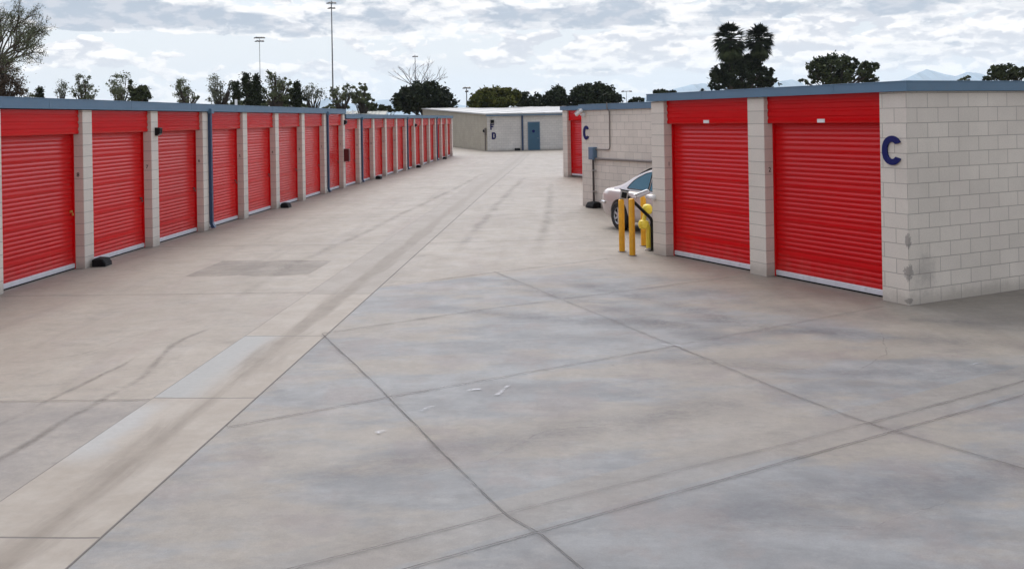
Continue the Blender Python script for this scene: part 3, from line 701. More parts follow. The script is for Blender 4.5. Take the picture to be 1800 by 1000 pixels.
# fittings on the far building
FM = thing('electric_meter', 'small grey meter and pipe on the tan side of the far building', 'electric meter', fm @ Vector((0, 0.45, 0)), R(15 + 90) + PI)
MB().tube([(0, -0.08, 0.02), (0, -0.08, 1.35)], 0.05, 8).build('riser_pipe', GREYPIPE, FM, smooth=True)
MB().box(-0.17, 0.17, -0.16, -0.003, 1.35, 1.95).build('meter_box', GREYPIPE, FM, bevel=0.01)
MB().lathe([(0.12, -0.161), (0.12, -0.25), (0.10, -0.27)], (0, 0, 1.7), 14, 'Y').build('meter_glass', BLACK, FM, smooth=True)
w = wall_lamp(fm @ Vector((0.42, -0.01, 2.45)), R(15), 'round black lamp above the letters on the far building', 1.3)
def block_letter(ch, h):
    w_ = h*0.62; s = h*0.22; m_ = MB()
    if ch == 'F':
        m_.box(-w_/2, -w_/2 + s, -0.03, 0, -h/2, h/2); m_.box(-w_/2 + s, w_/2, -0.03, 0, h/2 - s, h/2); m_.box(-w_/2 + s, w_/2*0.7, -0.03, 0, -s*0.35, s*0.65)
    if ch == 'D':
        out = [(-w_/2, -h/2), (w_*0.15, -h/2), (w_*0.42, -h*0.36), (w_/2, -h*0.15), (w_/2, h*0.15), (w_*0.42, h*0.36), (w_*0.15, h/2), (-w_/2, h/2)]
        inn = [(-w_/2 + s, -h/2 + s), (w_*0.08, -h/2 + s), (w_*0.2, -h*0.22), (w_/2 - s, -h*0.10), (w_/2 - s, h*0.10), (w_*0.2, h*0.22), (w_*0.08, h/2 - s), (-w_/2 + s, h/2 - s)]
        n = 8; vs = [(a, 0, b) for a, b in out] + [(a, 0, b) for a, b in inn] + [(a, -0.03, b) for a, b in out] + [(a, -0.03, b) for a, b in inn]; fs = []
        for i in range(n):
            j = (i+1) % n; fs += [(i, j, n+j, n+i), (2*n+i, 3*n+i, 3*n+j, 2*n+j), (i, 2*n+i, 2*n+j, j), (n+i, n+j, 3*n+j, 3*n+i)]
        m_.add(vs, fs)
    return m_
o = block_letter('F', 0.52).build('letter_sign', NAVY); o.location = fm @ Vector((0.42, -0.012, 2.04)); o.rotation_euler = (0, 0, R(15)); tag(o, 'small dark letter F on the far building, upper of two', 'letter sign')
o = block_letter('D', 0.58).build('letter_sign', NAVY); o.location = fm @ Vector((0.56, -0.012, 1.28)); o.rotation_euler = (0, 0, R(15)); tag(o, 'small dark letter D on the far building, lower of two', 'letter sign')

# ================================================================ BOLLARDS, KEYPAD, PIPEWORK
def bollard(x, y, h, label, r=0.057):
    t_ = thing('bollard', label, 'bollard', (x, y, 0), 0, 'yellow steel bollards by the corner of building C')
    MB().lathe([(r, 0.0), (r, h - 0.03), (r*0.93, h - 0.012), (r*0.7, h), (r*0.2, h + 0.006)], (0, 0, 0), 20).build('post', YEL, t_, smooth=True)
    MB().lathe([(r + 0.035, 0.0), (r + 0.03, 0.006), (r + 0.004, 0.010)], (0, 0, 0), 20).build('grout_collar', BROWNPIPE, t_, smooth=True)
    return t_
bollard(2.075, 18.50, 1.00, 'yellow bollard farthest left, standing under the keypad box')
bollard(2.205, 17.95, 1.06, 'yellow bollard nearest the camera with a scraped side')
bollard(2.600, 19.27, 1.00, 'yellow bollard partly hidden behind the yellow pipework by the wall')
kx, ky = 2.665, 18.55
KP = thing('keypad_stand', 'black gooseneck keypad stand bent over the yellow bollards', 'keypad stand', (kx, ky, 0))
MB().tube([(0, 0, 0), (0, 0, 0.56), (-0.02, 0, 0.62), (-0.07, -0.01, 0.67), (-0.42, -0.03, 1.02), (-0.46, -0.03, 1.05)], 0.031, 12).build('gooseneck', BLACK, KP, smooth=True)
MB().box(-0.08, 0.08, -0.08, 0.08, 0.0, 0.012).build('base_plate', BLACK, KP, bevel=0.003)
hd = MB().box(-0.075, 0.075, -0.05, 0.05, -0.085, 0.085).build('keypad_box', STEEL, KP, bevel=0.01); hd.location = (-0.535, -0.03, 1.085); hd.rotation_euler = (0, R(12), 0)
MB().box(-0.10, 0.085, -0.06, 0.06, 0.086, 0.10).build('rain_hood', BLACK, hd, bevel=0.003)
MB().box(-0.05, 0.05, -0.056, -0.0505, -0.06, 0.055).build('key_panel', BLACK, hd)
SP = thing('standpipe', 'lemon yellow valve pipework rising beside the end wall', 'standpipe', (2.60, 18.62, 0))
MB().tube([(0.0, 0, 0.03), (0.0, 0, 0.44), (-0.015, 0, 0.49), (-0.06, 0, 0.51)], 0.045, 14).build('riser_pipe', YEL2, SP, smooth=True)
MB().lathe([(0.03, -0.09), (0.085, -0.075), (0.104, -0.03), (0.104, 0.03), (0.085, 0.075), (0.03, 0.09)], (-0.085, 0, 0.50), 18).build('valve_body', YEL2, SP, smooth=True)
MB().tube([(-0.085, 0, 0.57), (-0.06, 0, 0.66), (-0.02, 0, 0.72)], 0.04, 12).build('riser_pipe', YEL2, SP, smooth=True)
MB().lathe([(0.03, -0.10), (0.08, -0.08), (0.097, -0.03), (0.097, 0.04), (0.07, 0.085), (0.03, 0.10)], (-0.01, 0, 0.79), 18).build('valve_body', YEL2, SP, smooth=True)
MB().lathe([(0.075, 0.0), (0.075, 0.022), (0.045, 0.024), (0.045, 0.05)], (0, 0, 0), 16).build('base_flange', STEEL, SP, smooth=True)
wl = MB().lathe([(0.055, -0.008), (0.06, 0.0), (0.055, 0.008)], (0, 0, 0), 18, 'Y').build('hand_wheel', YEL2, SP, smooth=True); wl.location = (-0.085, -0.12, 0.50)
MB().tube([(-0.085, -0.12, 0.50), (-0.085, -0.08, 0.50)], 0.012, 8).build('valve_stem', STEEL, SP)

# ================================================================ THE CAR
CARP = paint('champagne_car_paint', (0.50, 0.435, 0.40), 0.34, metal=0.25, var=0.015, scale=0.5, coat=0.5)
GLASS = paint('tinted_car_glass', (0.010, 0.075, 0.105), 0.10, var=0.1, spec=0.32)
TYRE = paint('tyre_rubber', (0.014, 0.014, 0.015), 0.8)
RIM = paint('silver_wheel_rim', (0.50, 0.50, 0.52), 0.3, metal=0.6)
CHROME = paint('car_bumper_trim', (0.55, 0.53, 0.51), 0.2, metal=0.6)
TAIL = paint('tail_lamp_red', (0.32, 0.01, 0.01), 0.2)
HEAD = paint('headlamp_clear', (0.6, 0.62, 0.64), 0.12)
DARK = paint('black_car_trim', (0.012, 0.012, 0.012), 0.5)
CAR = thing('parked_car', 'champagne silver saloon car parked half hidden behind the end pillar', 'car', (3.20, 22.40, 0), math.atan2(-0.894, 0.4485))
def car_body():
    # stations: x, sill z, shoulder z, crown z, half width
    ST = [(-0.95,.42,.74,.78,.62),(-0.93,.36,.82,.86,.70),(-0.86,.30,.88,.925,.785),(-0.70,.26,.915,.965,.845),(-0.45,.24,.935,.99,.875),(-0.1,.23,.94,1.0,.895),(0.3,.23,.935,.99,.90),
          (0.9,.22,.925,.96,.905),(1.6,.22,.91,.95,.905),(2.2,.22,.89,.95,.90),(2.65,.23,.86,.925,.895),(3.1,.24,.80,.87,.87),(3.45,.26,.73,.79,.81),(3.65,.30,.66,.70,.72),(3.74,.38,.58,.60,.62)]
    def sec(zl, zs, zt, w):
        return [(0, zl), (w*0.6, zl), (w-.10, zl), (w-.03, zl+.08), (w-.005, zl+.2), (w, (zl+zs)/2+.02), (w-.006, zs-.16), (w-.035, zs-.06), (w-.09, zs-.012), (w-.2, zs+.012), (w*0.5, zt-.012), (w*0.22, zt), (0, zt)]
    bm = bmesh.new(); rings = []
    for (x, zl, zs, zt, w) in ST:
        s_ = sec(zl, zs, zt, w)
        ring = [bm.verts.new((x, y, z)) for y, z in s_] + [bm.verts.new((x, -y, z)) for y, z in reversed(s_[1:-1])]
        rings.append(ring)
    n = len(rings[0])
    for a, b_ in zip(rings[:-1], rings[1:]):
        for k in range(n): bm.faces.new((a[k], a[(k+1)%n], b_[(k+1)%n], b_[k]))
    bm.faces.new(rings[0][::-1]); bm.faces.new(rings[-1])
    bmesh.ops.recalc_face_normals(bm, faces=bm.faces)
    me = bpy.data.meshes.new('body'); bm.to_mesh(me); bm.free()
    o = bpy.data.objects.new('body', me); COL.objects.link(o)
    cut = MB()
    for xw in (0.0, 2.75): cut.lathe([(0.375, -1.2), (0.375, -0.62)], (xw, 0, 0.33), 32, 'Y'); cut.lathe([(0.375, 0.62), (0.375, 1.2)], (xw, 0, 0.33), 32, 'Y')
    co = cut.build('cutter', DARK)
    md = o.modifiers.new('b', 'BOOLEAN'); md.operation = 'DIFFERENCE'; md.object = co; md.solver = 'EXACT'
    bpy.context.view_layer.update()
    me2 = bpy.data.meshes.new_from_object(o.evaluated_get(bpy.context.evaluated_depsgraph_get()))
    bpy.data.objects.remove(co); bpy.data.objects.remove(o)
    me2.materials.clear(); me2.materials.append(CARP)
    for p in me2.polygons: p.use_smooth = True
    me2.set_sharp_from_angle(angle=R(32))
    o = bpy.data.objects.new('body', me2); COL.objects.link(o); o.parent = CAR
    return o
car_body()
TOP = [(-.30,.975),(-.05,1.04),(.1,1.11),(.3,1.225),(.5,1.32),(.75,1.41),(1.0,1.465),(1.3,1.50),(1.6,1.495),(1.85,1.45),(2.1,1.33),(2.35,1.15),(2.6,.93)]
def topz(x):
    for (a, za), (b_, zb) in zip(TOP[:-1], TOP[1:]):
        if a <= x <= b_: return za + (zb-za)*(x-a)/(b_-a)
    return .93
def sidey(z): return 0.815 - max(z - 0.92, 0) * 0.42
mb = MB(); vs = []; fs = []
for x, zt in TOP:
    z1 = .92 + (zt-.92)*.5; z2 = zt - .05*(zt-.9)/.5; ye = sidey(zt)
    s_ = [(.815, .90), (sidey(z1), z1), (sidey(z2)-.015, z2), (ye-.09, zt-.012*(zt-.9)/.5), (ye*.5, zt+.012), (0, zt+.018)]
    vs += [(x, y, z) for y, z in s_] + [(x, -y, z) for y, z in reversed(s_[:-1])]
n = 11
for j in range(len(TOP)-1):
    for k in range(n-1): fs.append((j*n+k, j*n+k+1, (j+1)*n+k+1, (j+1)*n+k))
mb.add(vs, fs); mb.build('roof', CARP, CAR, smooth=True)
def side_glass(poly, name='side_window'):
    for sg in (1, -1):
        mb = MB(); n = len(poly)
        vs = [(x, sg*(sidey(z)+.010), z) for x, z in poly] + [(x, sg*(sidey(z)-.004), z) for x, z in poly]
        mb.add(vs, [tuple(range(n)), tuple(range(n, 2*n))[::-1]] + [(i, (i+1)%n, n+(i+1)%n, n+i) for i in range(n)])
        g = mb.build(name, GLASS, CAR)
        fr = MB(); pts = [(x, sg*(sidey(z)+.010), z) for x, z in poly]; fr.tube(pts + [pts[0], pts[1]], .009, 6, cap=False); fr.build('window_seal', DARK, g, smooth=True)
side_glass([(.24,.965),(.30,1.05),(.42,1.15),(.58,1.235),(.80,1.32),(1.02,1.365),(1.06,.955)])
side_glass([(1.12,.955),(1.09,1.375),(1.40,1.40),(1.66,1.39),(1.86,1.32),(2.10,1.17),(2.36,1.00),(2.38,.95)])
def top_glass(name, xs, w0, w1):
    mb = MB(); vs = []; fs = []
    for x in xs:
        f = (x - xs[0])/(xs[-1]-xs[0]); w_ = w0 + (w1-w0)*f; z = topz(x) + .022
        vs += [(x, w_, z-.012), (x, w_*.5, z+.004), (x, 0, z+.008), (x, -w_*.5, z+.004), (x, -w_, z-.012)]
    for j in range(len(xs)-1):
        for k in range(4): fs.append((j*5+k, j*5+k+1, j*5+k+6, j*5+k+5))
    mb.add(vs, fs); mb.build(name, GLASS, CAR, smooth=True)
top_glass('rear_window', [-.12,.1,.3,.5,.75,.92], .62, .54); top_glass('windscreen', [1.80,1.95,2.1,2.35,2.52], .54, .64)
for sg in (1, -1):
    MB().tube([(-.60, sg*.868, .60), (-.80, sg*.838, .60), (-.93, sg*.74, .60), (-.975, sg*.55, .60)], .028, 8).build('bumper_strip', CHROME, CAR, smooth=True)
    for xa, ya in ((.42, .897), (1.10, .900), (2.25, .893)): MB().box(xa, xa + .006, sg*ya, sg*(ya + .009), .3, .91).build('door_seam', DARK, CAR)
    for x in (.62, 1.40): MB().tube([(x, sg*.90, .80), (x+.02, sg*.93, .80), (x+.16, sg*.93, .80), (x+.18, sg*.90, .80)], .012, 8).build('door_handle', CARP, CAR, smooth=True)
    MB().prism([(-.965,.64),(-.93,.64),(-.93,.78),(-.955,.78)], sg*.30, sg*.60, 'XZ').build('tail_lamp', TAIL, CAR, bevel=.01)
    MB().prism([(3.40,.56),(3.62,.56),(3.60,.64),(3.40,.68)], sg*.60, sg*.80, 'XZ').build('headlight', HEAD, CAR, bevel=.01)
    mb = MB(); mb.tube([(2.2, sg*.84, .97), (2.2, sg*.92, 1.0)], .018, 8); mb.box(2.14, 2.26, sg*.90, sg*1.04, .96, 1.08); mb.build('wing_mirror', CARP, CAR, bevel=.01)
MB().box(0.46, 2.3, .896, .912, .50, .545).build('side_trim', CARP, CAR, bevel=.004); MB().box(0.46, 2.3, -.896, -.912, .50, .545).build('side_trim', CARP, CAR, bevel=.004)
MB().box(-.962, -.95, -.26, .26, .60, .73).build('number_plate', WHITE, CAR)
MB().box(-.7, 3.5, -.55, .55, .20, .28).build('underbody', DARK, CAR)
for xw in (0.0, 2.75):
    for sg in (1, -1):
        w_ = bpy.data.objects.new('wheel', None); COL.objects.link(w_); w_.parent = CAR; w_.location = (xw, sg*.80, .325)
        MB().lathe([(.20,-.10),(.30,-.105),(.322,-.08),(.325,0),(.322,.08),(.30,.105),(.20,.10)], (0,0,0), 36, 'Y', False).build('tyre', TYRE, w_, smooth=True)
        mb = MB(); mb.lathe([(.205,-.06),(.225,-.085*1),(.225,.085),(.205,.06)], (0,0,0), 32, 'Y', False)
        for k in range(7):
            a = 2*PI*k/7; c_, s_ = math.cos(a), math.sin(a); px_, pz_ = -s_, c_
            y0, y1 = sg*.070, sg*.092
            q = lambda r, o, y: (c_*r + px_*o, y, s_*r + pz_*o)
            mb.add([q(.04,-.028,y0), q(.04,.028,y0), q(.215,.018,y0), q(.215,-.018,y0), q(.04,-.028,y1), q(.04,.028,y1), q(.215,.018,y1-.0*sg), q(.215,-.018,y1)],
                   [(0,1,2,3),(4,7,6,5),(0,4,5,1),(1,5,6,2),(2,6,7,3),(3,7,4,0)])
        mb.lathe([(.055, sg*.068), (.055, sg*.098), (.03, sg*.104)], (0,0,0), 16, 'Y')
        mb.build('rim', RIM, w_)
        MB().lathe([(.224, sg*.0), (.224, sg*.056)], (0,0,0), 24, 'Y').build('brake_disc', DARK, w_)

# ================================================================ LIGHT MASTS
def mast(x, y, Y, heads, label, r=0.14, spread=1.1, name='light_mast'):
    """heads: list of (photo y, number of lamps, half width m)"""
    top = at(x, y, Y); base = gz(Y) - 0.1
    t_ = thing(name, label, 'light mast', (top.x, Y, base), 0, 'sports light masts beyond the storage rows')
    h = top.z - base
    MB().tube([(0,0,0), (0,0,h*0.5), (0,0,h)], [r, r*0.8, r*0.55], 10).build('pole', POLE, t_, smooth=True)
    for (hy, nl, hw) in heads:
        z = at(x, hy, Y).z - base
        if nl > 1: MB().tube([(-hw, 0, z), (hw, 0, z)], 0.05, 8).build('crossarm', LAMPBLK, t_)
        for k in range(nl):
            xx = 0 if nl == 1 else -hw + 2*hw*k/(nl-1)
            o = MB().prism([(-0.20,0.0),(-0.15,0.11),(0.15,0.16),(0.26,0.07),(0.20,-0.01)], -0.18, 0.18, 'XZ').build('floodlight', LAMPBLK, t_, bevel=0.02)
            o.location = (xx, -0.1, z - 0.05); o.rotation_euler = (R(20), 0, R(25*(k - (nl-1)/2)))
    return t_
mast(456, 66, 130, [(67, 4, 0.50), (73, 3, 0.38)], 'slender mast with two tiers of floodlights left of the tallest mast', 0.055)
m2 = mast(582.5, 2, 120, [(6, 3, 0.36), (15, 2, 0.25)], 'tallest light mast with two lamp tiers at the top of the picture', 0.11)
mast(729.5, 97, 170, [(100, 2, 0.28)], 'light mast rising behind the round dark tree', 0.10)
mast(820, 154, 120, [(155, 2, 0.28), (161, 1, 0)], 'short lamp mast between the round dark tree and the olive green tree', 0.10)
mast(1101, 161, 150, [(161, 2, 0.60)], 'pale twin lamp mast beside the broad dark tree in the centre', 0.06)

# ================================================================ TREES
LM = {
 'dark':  leaf_mat('dark_evergreen_leaves', (0.024, 0.034, 0.014), (0.060, 0.074, 0.030)),
 'black': leaf_mat('very_dark_leaves', (0.010, 0.016, 0.007), (0.030, 0.040, 0.017)),
 'olive': leaf_mat('olive_green_leaves', (0.045, 0.055, 0.010), (0.105, 0.105, 0.020)),
 'grey':  leaf_mat('grey_green_leaves', (0.09, 0.10, 0.066), (0.16, 0.17, 0.12)),
 'mid':   leaf_mat('mid_green_leaves', (0.075, 0.092, 0.042), (0.15, 0.165, 0.09)),
 'brown': leaf_mat('brown_dry_leaves', (0.06, 0.045, 0.032), (0.12, 0.09, 0.065)),
}
BARK = paint('tree_bark', (0.055, 0.042, 0.033), 0.9, var=0.3, scale=4)
PBARK = paint('palm_bark', (0.05, 0.038, 0.03), 0.95, var=0.3, scale=4)
def leaf(mb, p, s, rng):
    a = rng.uniform(0, 2*PI); t_ = rng.uniform(-1, 1); q = math.sqrt(1-t_*t_)
    d = Vector((q*math.cos(a), q*math.sin(a), t_)); e = d.orthogonal().normalized()
    e = Matrix.Rotation(rng.uniform(0, 2*PI), 3, d) @ e; f = d.cross(e)
    n = len(mb.v); s2 = s * rng.uniform(0.35, 0.6)
    mb.v += [tuple(p - e*s), tuple(p + f*s2), tuple(p + e*s), tuple(p - f*s2)]; mb.f.append((n, n+1, n+2, n+3))
def tree(label, blobs, Y, kind, leafs, ls, seed, name='tree', open_=0.0, group=None, xtrunk=None, cl=0.22, limbs=True, cat='tree'):
    """blobs: (photo x, photo y, half width px, half height px) lobes of the crown, placed Y metres off and given real depth"""
    rng = random.Random(seed); base = gz(Y) - 0.15
    B = []
    for (x, y, hw, hh) in blobs:
        c_ = at(x, y, Y); k = Y / F; B.append((c_, hw*k, hh*k))
    xm = at(xtrunk, 200, Y).x if xtrunk else sum(b[0].x*b[1] for b in B)/sum(b[1] for b in B)
    t_ = thing(name, label, cat, (xm, Y, base), 0, group); O = Vector((xm, Y, base))
    top = max(b[0].z + b[2] for b in B) - base; wid = max(b[1] for b in B)
    tr = MB(); r0 = 0.035 * top + 0.06
    lean = rng.uniform(-0.2, 0.2)
    hub = Vector((lean, 0, top*0.42)); tr.tube([(0,0,0), (lean*0.4, 0.05, top*0.2), tuple(hub), (lean*1.4, 0, top*0.7)], [r0, r0*0.75, r0*0.6, r0*0.25], 8)
    if kind in ('grey', 'mid') and ls < 0.18 and open_ > .5: leafs = int(leafs*1.15); ls *= 0.6; cl *= 1.15
    clumps = []
    tot = sum(b[1]*b[2] for b in B)
    for (c_, w_, h_) in B:
        nc = max(4, int(leafs * w_*h_/tot / 26))
        nc = max(4, int(nc*(0.55 if open_ > .5 else 0.6 if open_ > .35 else 1)))
        dpt = min(w_, max(b[1] for b in B)) * 0.9
        for _ in range(nc):
            while True:
                p = Vector((rng.uniform(-1,1), rng.uniform(-1,1), rng.uniform(-1,1)))
                if p.length < 1: break
            if p.length > 0.01: p = p.normalized() * (p.length ** 0.55)
            q = c_ - O + Vector((p.x*w_*0.92, p.y*dpt, p.z*h_*0.92))
            clumps.append((q, min(w_, h_)))
        if limbs:
            for _ in range(5 if open_ < .3 else 9):
                q = rng.choice(clumps[-nc:])[0]
                mid = hub.lerp(q, 0.5) + Vector((rng.uniform(-.2,.2), rng.uniform(-.2,.2), rng.uniform(0,.35)))
                tr.tube([tuple(hub + Vector((0,0,rng.uniform(-.6,.6)))), tuple(mid), tuple(q)], [r0*0.3, r0*0.16, r0*0.05], 5)
    tr.build('trunk', BARK, t_, smooth=True)
    cr = MB(); per = max(6, int(leafs/max(len(clumps),1)))
    for (q, sz) in clumps:
        rr = sz * cl * rng.uniform(0.5, 1.4); k = int(per * rng.uniform(0.5, 1.5) * (1 if rng.random() > open_*0.5 else 0.25))
        for _ in range(k):
            g = Vector((rng.gauss(0,1), rng.gauss(0,1), rng.gauss(0,0.8))) * rr * 0.6
            leaf(cr, q + g, ls * rng.uniform(0.6, 1.4), rng)
    cr.build('crown', LM[kind], t_)
    return t_
FAR = 'trees standing beyond the storage buildings'
tree('big round dark evergreen in the middle distance, broadest dome left of centre', [(746,172,50,28),(720,178,30,20),(776,178,28,20),(747,156,22,14),(800,196,6,6)], 115, 'black', 9500, 0.26, 1, group=FAR, xtrunk=748)
tree('olive green rounded tree right of the round dark evergreen', [(868,176,42,22),(850,168,18,14),(896,170,20,15),(838,182,16,14)], 112, 'olive', 7000, 0.24, 2, group=FAR)
tree('dark low tree between the olive tree and the broad dark tree', [(930,178,26,16),(918,170,12,12),(955,184,18,14),(944,186,30,12)], 118, 'black', 4500, 0.22, 3, group=FAR)
tree('smaller dark tree joined to the left of the broad dark tree', [(980,172,17,20),(975,180,24,18)], 119, 'black', 3200, 0.24, 4, group=FAR)
tree('broad dark domed tree in the centre above the camera on the set-back wall', [(1046,172,44,25),(1030,168,26,20),(1072,180,24,18),(1010,180,20,15)], 118, 'black', 8500, 0.24, 5, group=FAR)
tree('dark shrubby tree just right of the twin lamp mast', [(1122,178,13,7),(1112,180,8,5)], 118, 'black', 1600, 0.2, 6, group=FAR)
tree('low dark shrub over the left end of the right building', [(1162,162,15,5),(1182,163,6,4)], 100, 'black', 1200, 0.16, 61, group=FAR)
tree('dense dark tree wrapped around the two palm trunks', [(1306,132,44,28),(1272,130,22,20),(1345,138,18,20),(1308,112,24,16),(1287,118,14,14),(1332,118,12,14),(1350,150,22,12),(1262,150,16,12),(1240,162,10,6)], 122, 'black', 14000, 0.24, 7, open_=.5, group=FAR, xtrunk=1306)
tree('bushy dark tree with two lobes right of the palms', [(1468,124,38,28),(1438,120,20,18),(1490,112,20,14),(1528,128,22,18),(1528,118,14,10),(1420,142,16,8),(1455,108,14,10)], 112, 'dark', 9500, 0.22, 8, open_=.4, group=FAR, xtrunk=1470)
tree('little bush peeping over the right roof edge below the mountain', [(1692,144,9,5),(1700,138,6,5)], 100, 'mid', 900, 0.13, 9, open_=.3, group=FAR)
tree('bushy tree at the right edge of the picture above the roof', [(1768,128,24,16),(1752,126,16,14),(1795,132,18,14),(1735,140,14,7),(1822,132,24,18)], 105, 'dark', 6000, 0.2, 10, open_=.5, group=FAR)
# left side, thin crowns
tree('thin feathery tree, leftmost of the sparse trees over the left roof', [(110,155,14,14),(102,165,10,8)], 95, 'grey', 900, 0.14, 11, open_=.9, group=FAR, cl=.35)
tree('tall thin tree with an open top between two sparse trees on the left', [(146,140,13,18),(158,160,12,18),(135,158,12,16),(152,170,20,10)], 95, 'mid', 2400, 0.15, 12, open_=.8, group=FAR, cl=.3)
tree('pair-like tree with a pale left crown and darker right lobe', [(212,148,20,22),(222,165,22,16),(205,168,12,14)], 92, 'mid', 2600, 0.16, 13, open_=.7, group=FAR, cl=.3)
tree('rounded darker tree beside the pale crown on the left', [(252,165,14,14),(240,170,14,12),(232,155,6,16)], 92, 'dark', 2400, 0.17, 14, open_=.3, group=FAR)
tree('narrow sparse tree standing alone over the third red door', [(322,148,12,18),(318,160,14,14),(325,172,18,12),(345,174,9,6)], 94, 'mid', 2200, 0.15, 15, open_=.75, group=FAR, cl=.3)
tree('pale wispy tree just left of the dark conifers', [(384,148,16,24),(380,165,16,18),(405,150,8,10),(392,172,18,12)], 90, 'grey', 2400, 0.14, 16, open_=.85, group=FAR, cl=.32)
tree('leafy tree right behind the slender mast', [(484,150,16,20),(478,130,8,8),(492,165,20,16),(506,145,12,8),(470,165,16,14)], 96, 'mid', 3400, 0.17, 17, open_=.6, group=FAR, cl=.28)
tree('dark clumped tree between the slender mast and the tallest mast', [(518,165,14,12),(510,174,22,10),(530,176,12,8)], 98, 'dark', 2600, 0.17, 18, open_=.4, group=FAR)
tree('pale airy tree left of the tallest mast', [(548,160,16,14),(562,165,12,12),(540,172,10,10)], 100, 'grey', 1500, 0.15, 19, open_=.95, group=FAR, cl=.35)
tree('green tree just right of the tallest mast', [(600,164,20,14),(592,174,16,10),(615,158,10,10),(586,160,6,12)], 100, 'mid', 3000, 0.16, 20, open_=.7, group=FAR)
tree('slim topped tree before the gap with blue hills', [(636,158,10,14),(634,172,18,12),(648,180,12,8)], 102, 'mid', 2800, 0.16, 21, open_=.5, group=FAR)
tree('low dark bank of foliage under the blue hills', [(655,190,26,7),(686,192,22,5)], 108, 'dark', 2600, 0.18, 22, group=FAR)
tree('long low bushes behind the slender mast', [(440,184,36,8),(405,186,20,6),(480,186,30,8),(525,188,25,7),(590,190,25,7)], 104, 'mid', 5000, 0.18, 23, group=FAR, limbs=False)
tree('low scrub on the far left behind the roof', [(58,172,8,8),(70,174,5,9),(45,166,10,8)], 100, 'mid', 1100, 0.15, 24, open_=.6, group=FAR)

# conifers: tiers of drooping clumps round a straight trunk
def conifer(label, x, ytop, hw, Y, seed, kind='black', gaps=0.35):
    rng = random.Random(seed); top = at(x, ytop, Y); base = gz(Y) - 0.15; h = top.z - base; k = Y/F
    t_ = thing('conifer', label, 'conifer tree', (top.x, Y, base), 0, FAR)
    tr = MB(); tr.tube([(0,0,0), (0,0,h*0.6), (0,0,h)], [0.2, 0.13, 0.03], 8); cr = MB()
    zz = h; W = hw*k
    while zz > h*0.25:
        f = 1 - (zz/h); reach = W*min(1.0, 0.25 + f*1.9)
        for _ in range(5):
            if rng.random() < gaps: continue
            a = rng.uniform(0, 2*PI); L = reach*rng.uniform(0.5, 1.1); e = Vector((math.cos(a)*L, math.sin(a)*L, zz + rng.uniform(-.1,.35)))
            tr.tube([(0,0,zz), tuple(e)], [0.04, 0.012], 5)
            for _ in range(70):
                s_ = rng.uniform(0.25, 1.05); p = Vector((e.x*s_, e.y*s_, zz + (e.z-zz)*s_)) + Vector((rng.gauss(0,.16), rng.gauss(0,.16), rng.gauss(0,.13)))
                leaf(cr, p, 0.13, rng)
        zz -= rng.uniform(0.28, 0.55)
    tr.build('trunk', BARK, t_, smooth=True); cr.build('crown', LM[kind], t_); return t_
conifer('dark conifer with a tall bare leader left of the slender mast', 434, 134, 15, 88, 31)
conifer('ragged dark conifer, leftmost of the conifers', 415, 146, 13, 86, 32, gaps=.45)
conifer('dense dark conifer directly left of the slender mast pole', 450, 140, 13, 90, 33, gaps=.15)
conifer('dark pine with flat clumps beside the leafy tree', 522, 152, 9, 97, 34, gaps=.5)
conifer('tiny pointed conifer tip over the left roof near the picture edge', 70, 162, 3, 95, 35, gaps=.2)

# the big half bare tree at the left edge
def bare_tree():
    rng = random.Random(5); Y = 52.0; base = -0.15; x0 = at(-48, 200, Y).x
    t_ = thing('tree', 'tall half bare tree cut by the left edge of the picture', 'tree', (x0, Y, base), 0, FAR)
    br = MB(); lf = MB()
    def grow(p, d, L, r, lv):
        q = p + d*L; mid = p.lerp(q, .5) + Vector((rng.gauss(0,.05), rng.gauss(0,.05), rng.gauss(0,.03)))*L
        br.tube([tuple(p), tuple(mid), tuple(q)], [r, r*.85, r*.68], 7 if lv < 3 else 4, cap=False)
        if lv >= 5:
            for _ in range(rng.choice((2,4,8))):
                leaf(lf, p.lerp(q, rng.random()) + Vector((rng.gauss(0,.09), rng.gauss(0,.09), rng.gauss(0,.09))), 0.042, rng)
        if lv == 8: return
        for _ in range(3 if lv in (1, 2, 3, 5) else 2):
            a = rng.uniform(0, 2*PI); sp = rng.uniform(.30, .72)
            e = d.orthogonal().normalized(); e = Matrix.Rotation(a, 3, d) @ e
            nd = (d*math.cos(sp) + e*math.sin(sp) + Vector((0,0,.10))).normalized()
            grow(q, nd, L*rng.uniform(.62, .80), r*.64, lv+1)
    grow(Vector((0,0,0)), Vector((.02,0,1)).normalized(), 3.15, .24, 0)
    br.build('trunk', BARK, t_, smooth=True); lf.build('crown', LM['mid'], t_)
bare_tree()
tree('brownish shrubby tree under the half bare tree at the left edge', [(4,140,34,36),(20,158,24,20),(-25,145,34,40),(4,112,18,16)], 56, 'brown', 12000, 0.06, 41, open_=.5, group=FAR, cl=.3)

# bare twiggy tree behind the round evergreen
def twigs():
    rng = random.Random(9); Y = 125.0; c_ = at(742, 205, Y)
    t_ = thing('tree', 'leafless twiggy tree sticking out above the round dark evergreen', 'tree', (c_.x, Y, -0.3), 0, FAR); br = MB()
    def grow(p, d, L, r, lv):
        q = p + d*L; br.tube([tuple(p), tuple(q)], [r, r*.6], 4, cap=False)
        if lv == 5: return
        for _ in range(2 if lv else 6):
            nd = (d + Vector((rng.gauss(0,.42), rng.gauss(0,.42), rng.gauss(.05,.15)))).normalized(); grow(q, nd, L*rng.uniform(.6,.85), r*.6, lv+1)
    grow(Vector((0,0,0)), Vector((0,0,1)), 3.7, .20, 0); br.build('trunk', BARK, t_)
twigs()

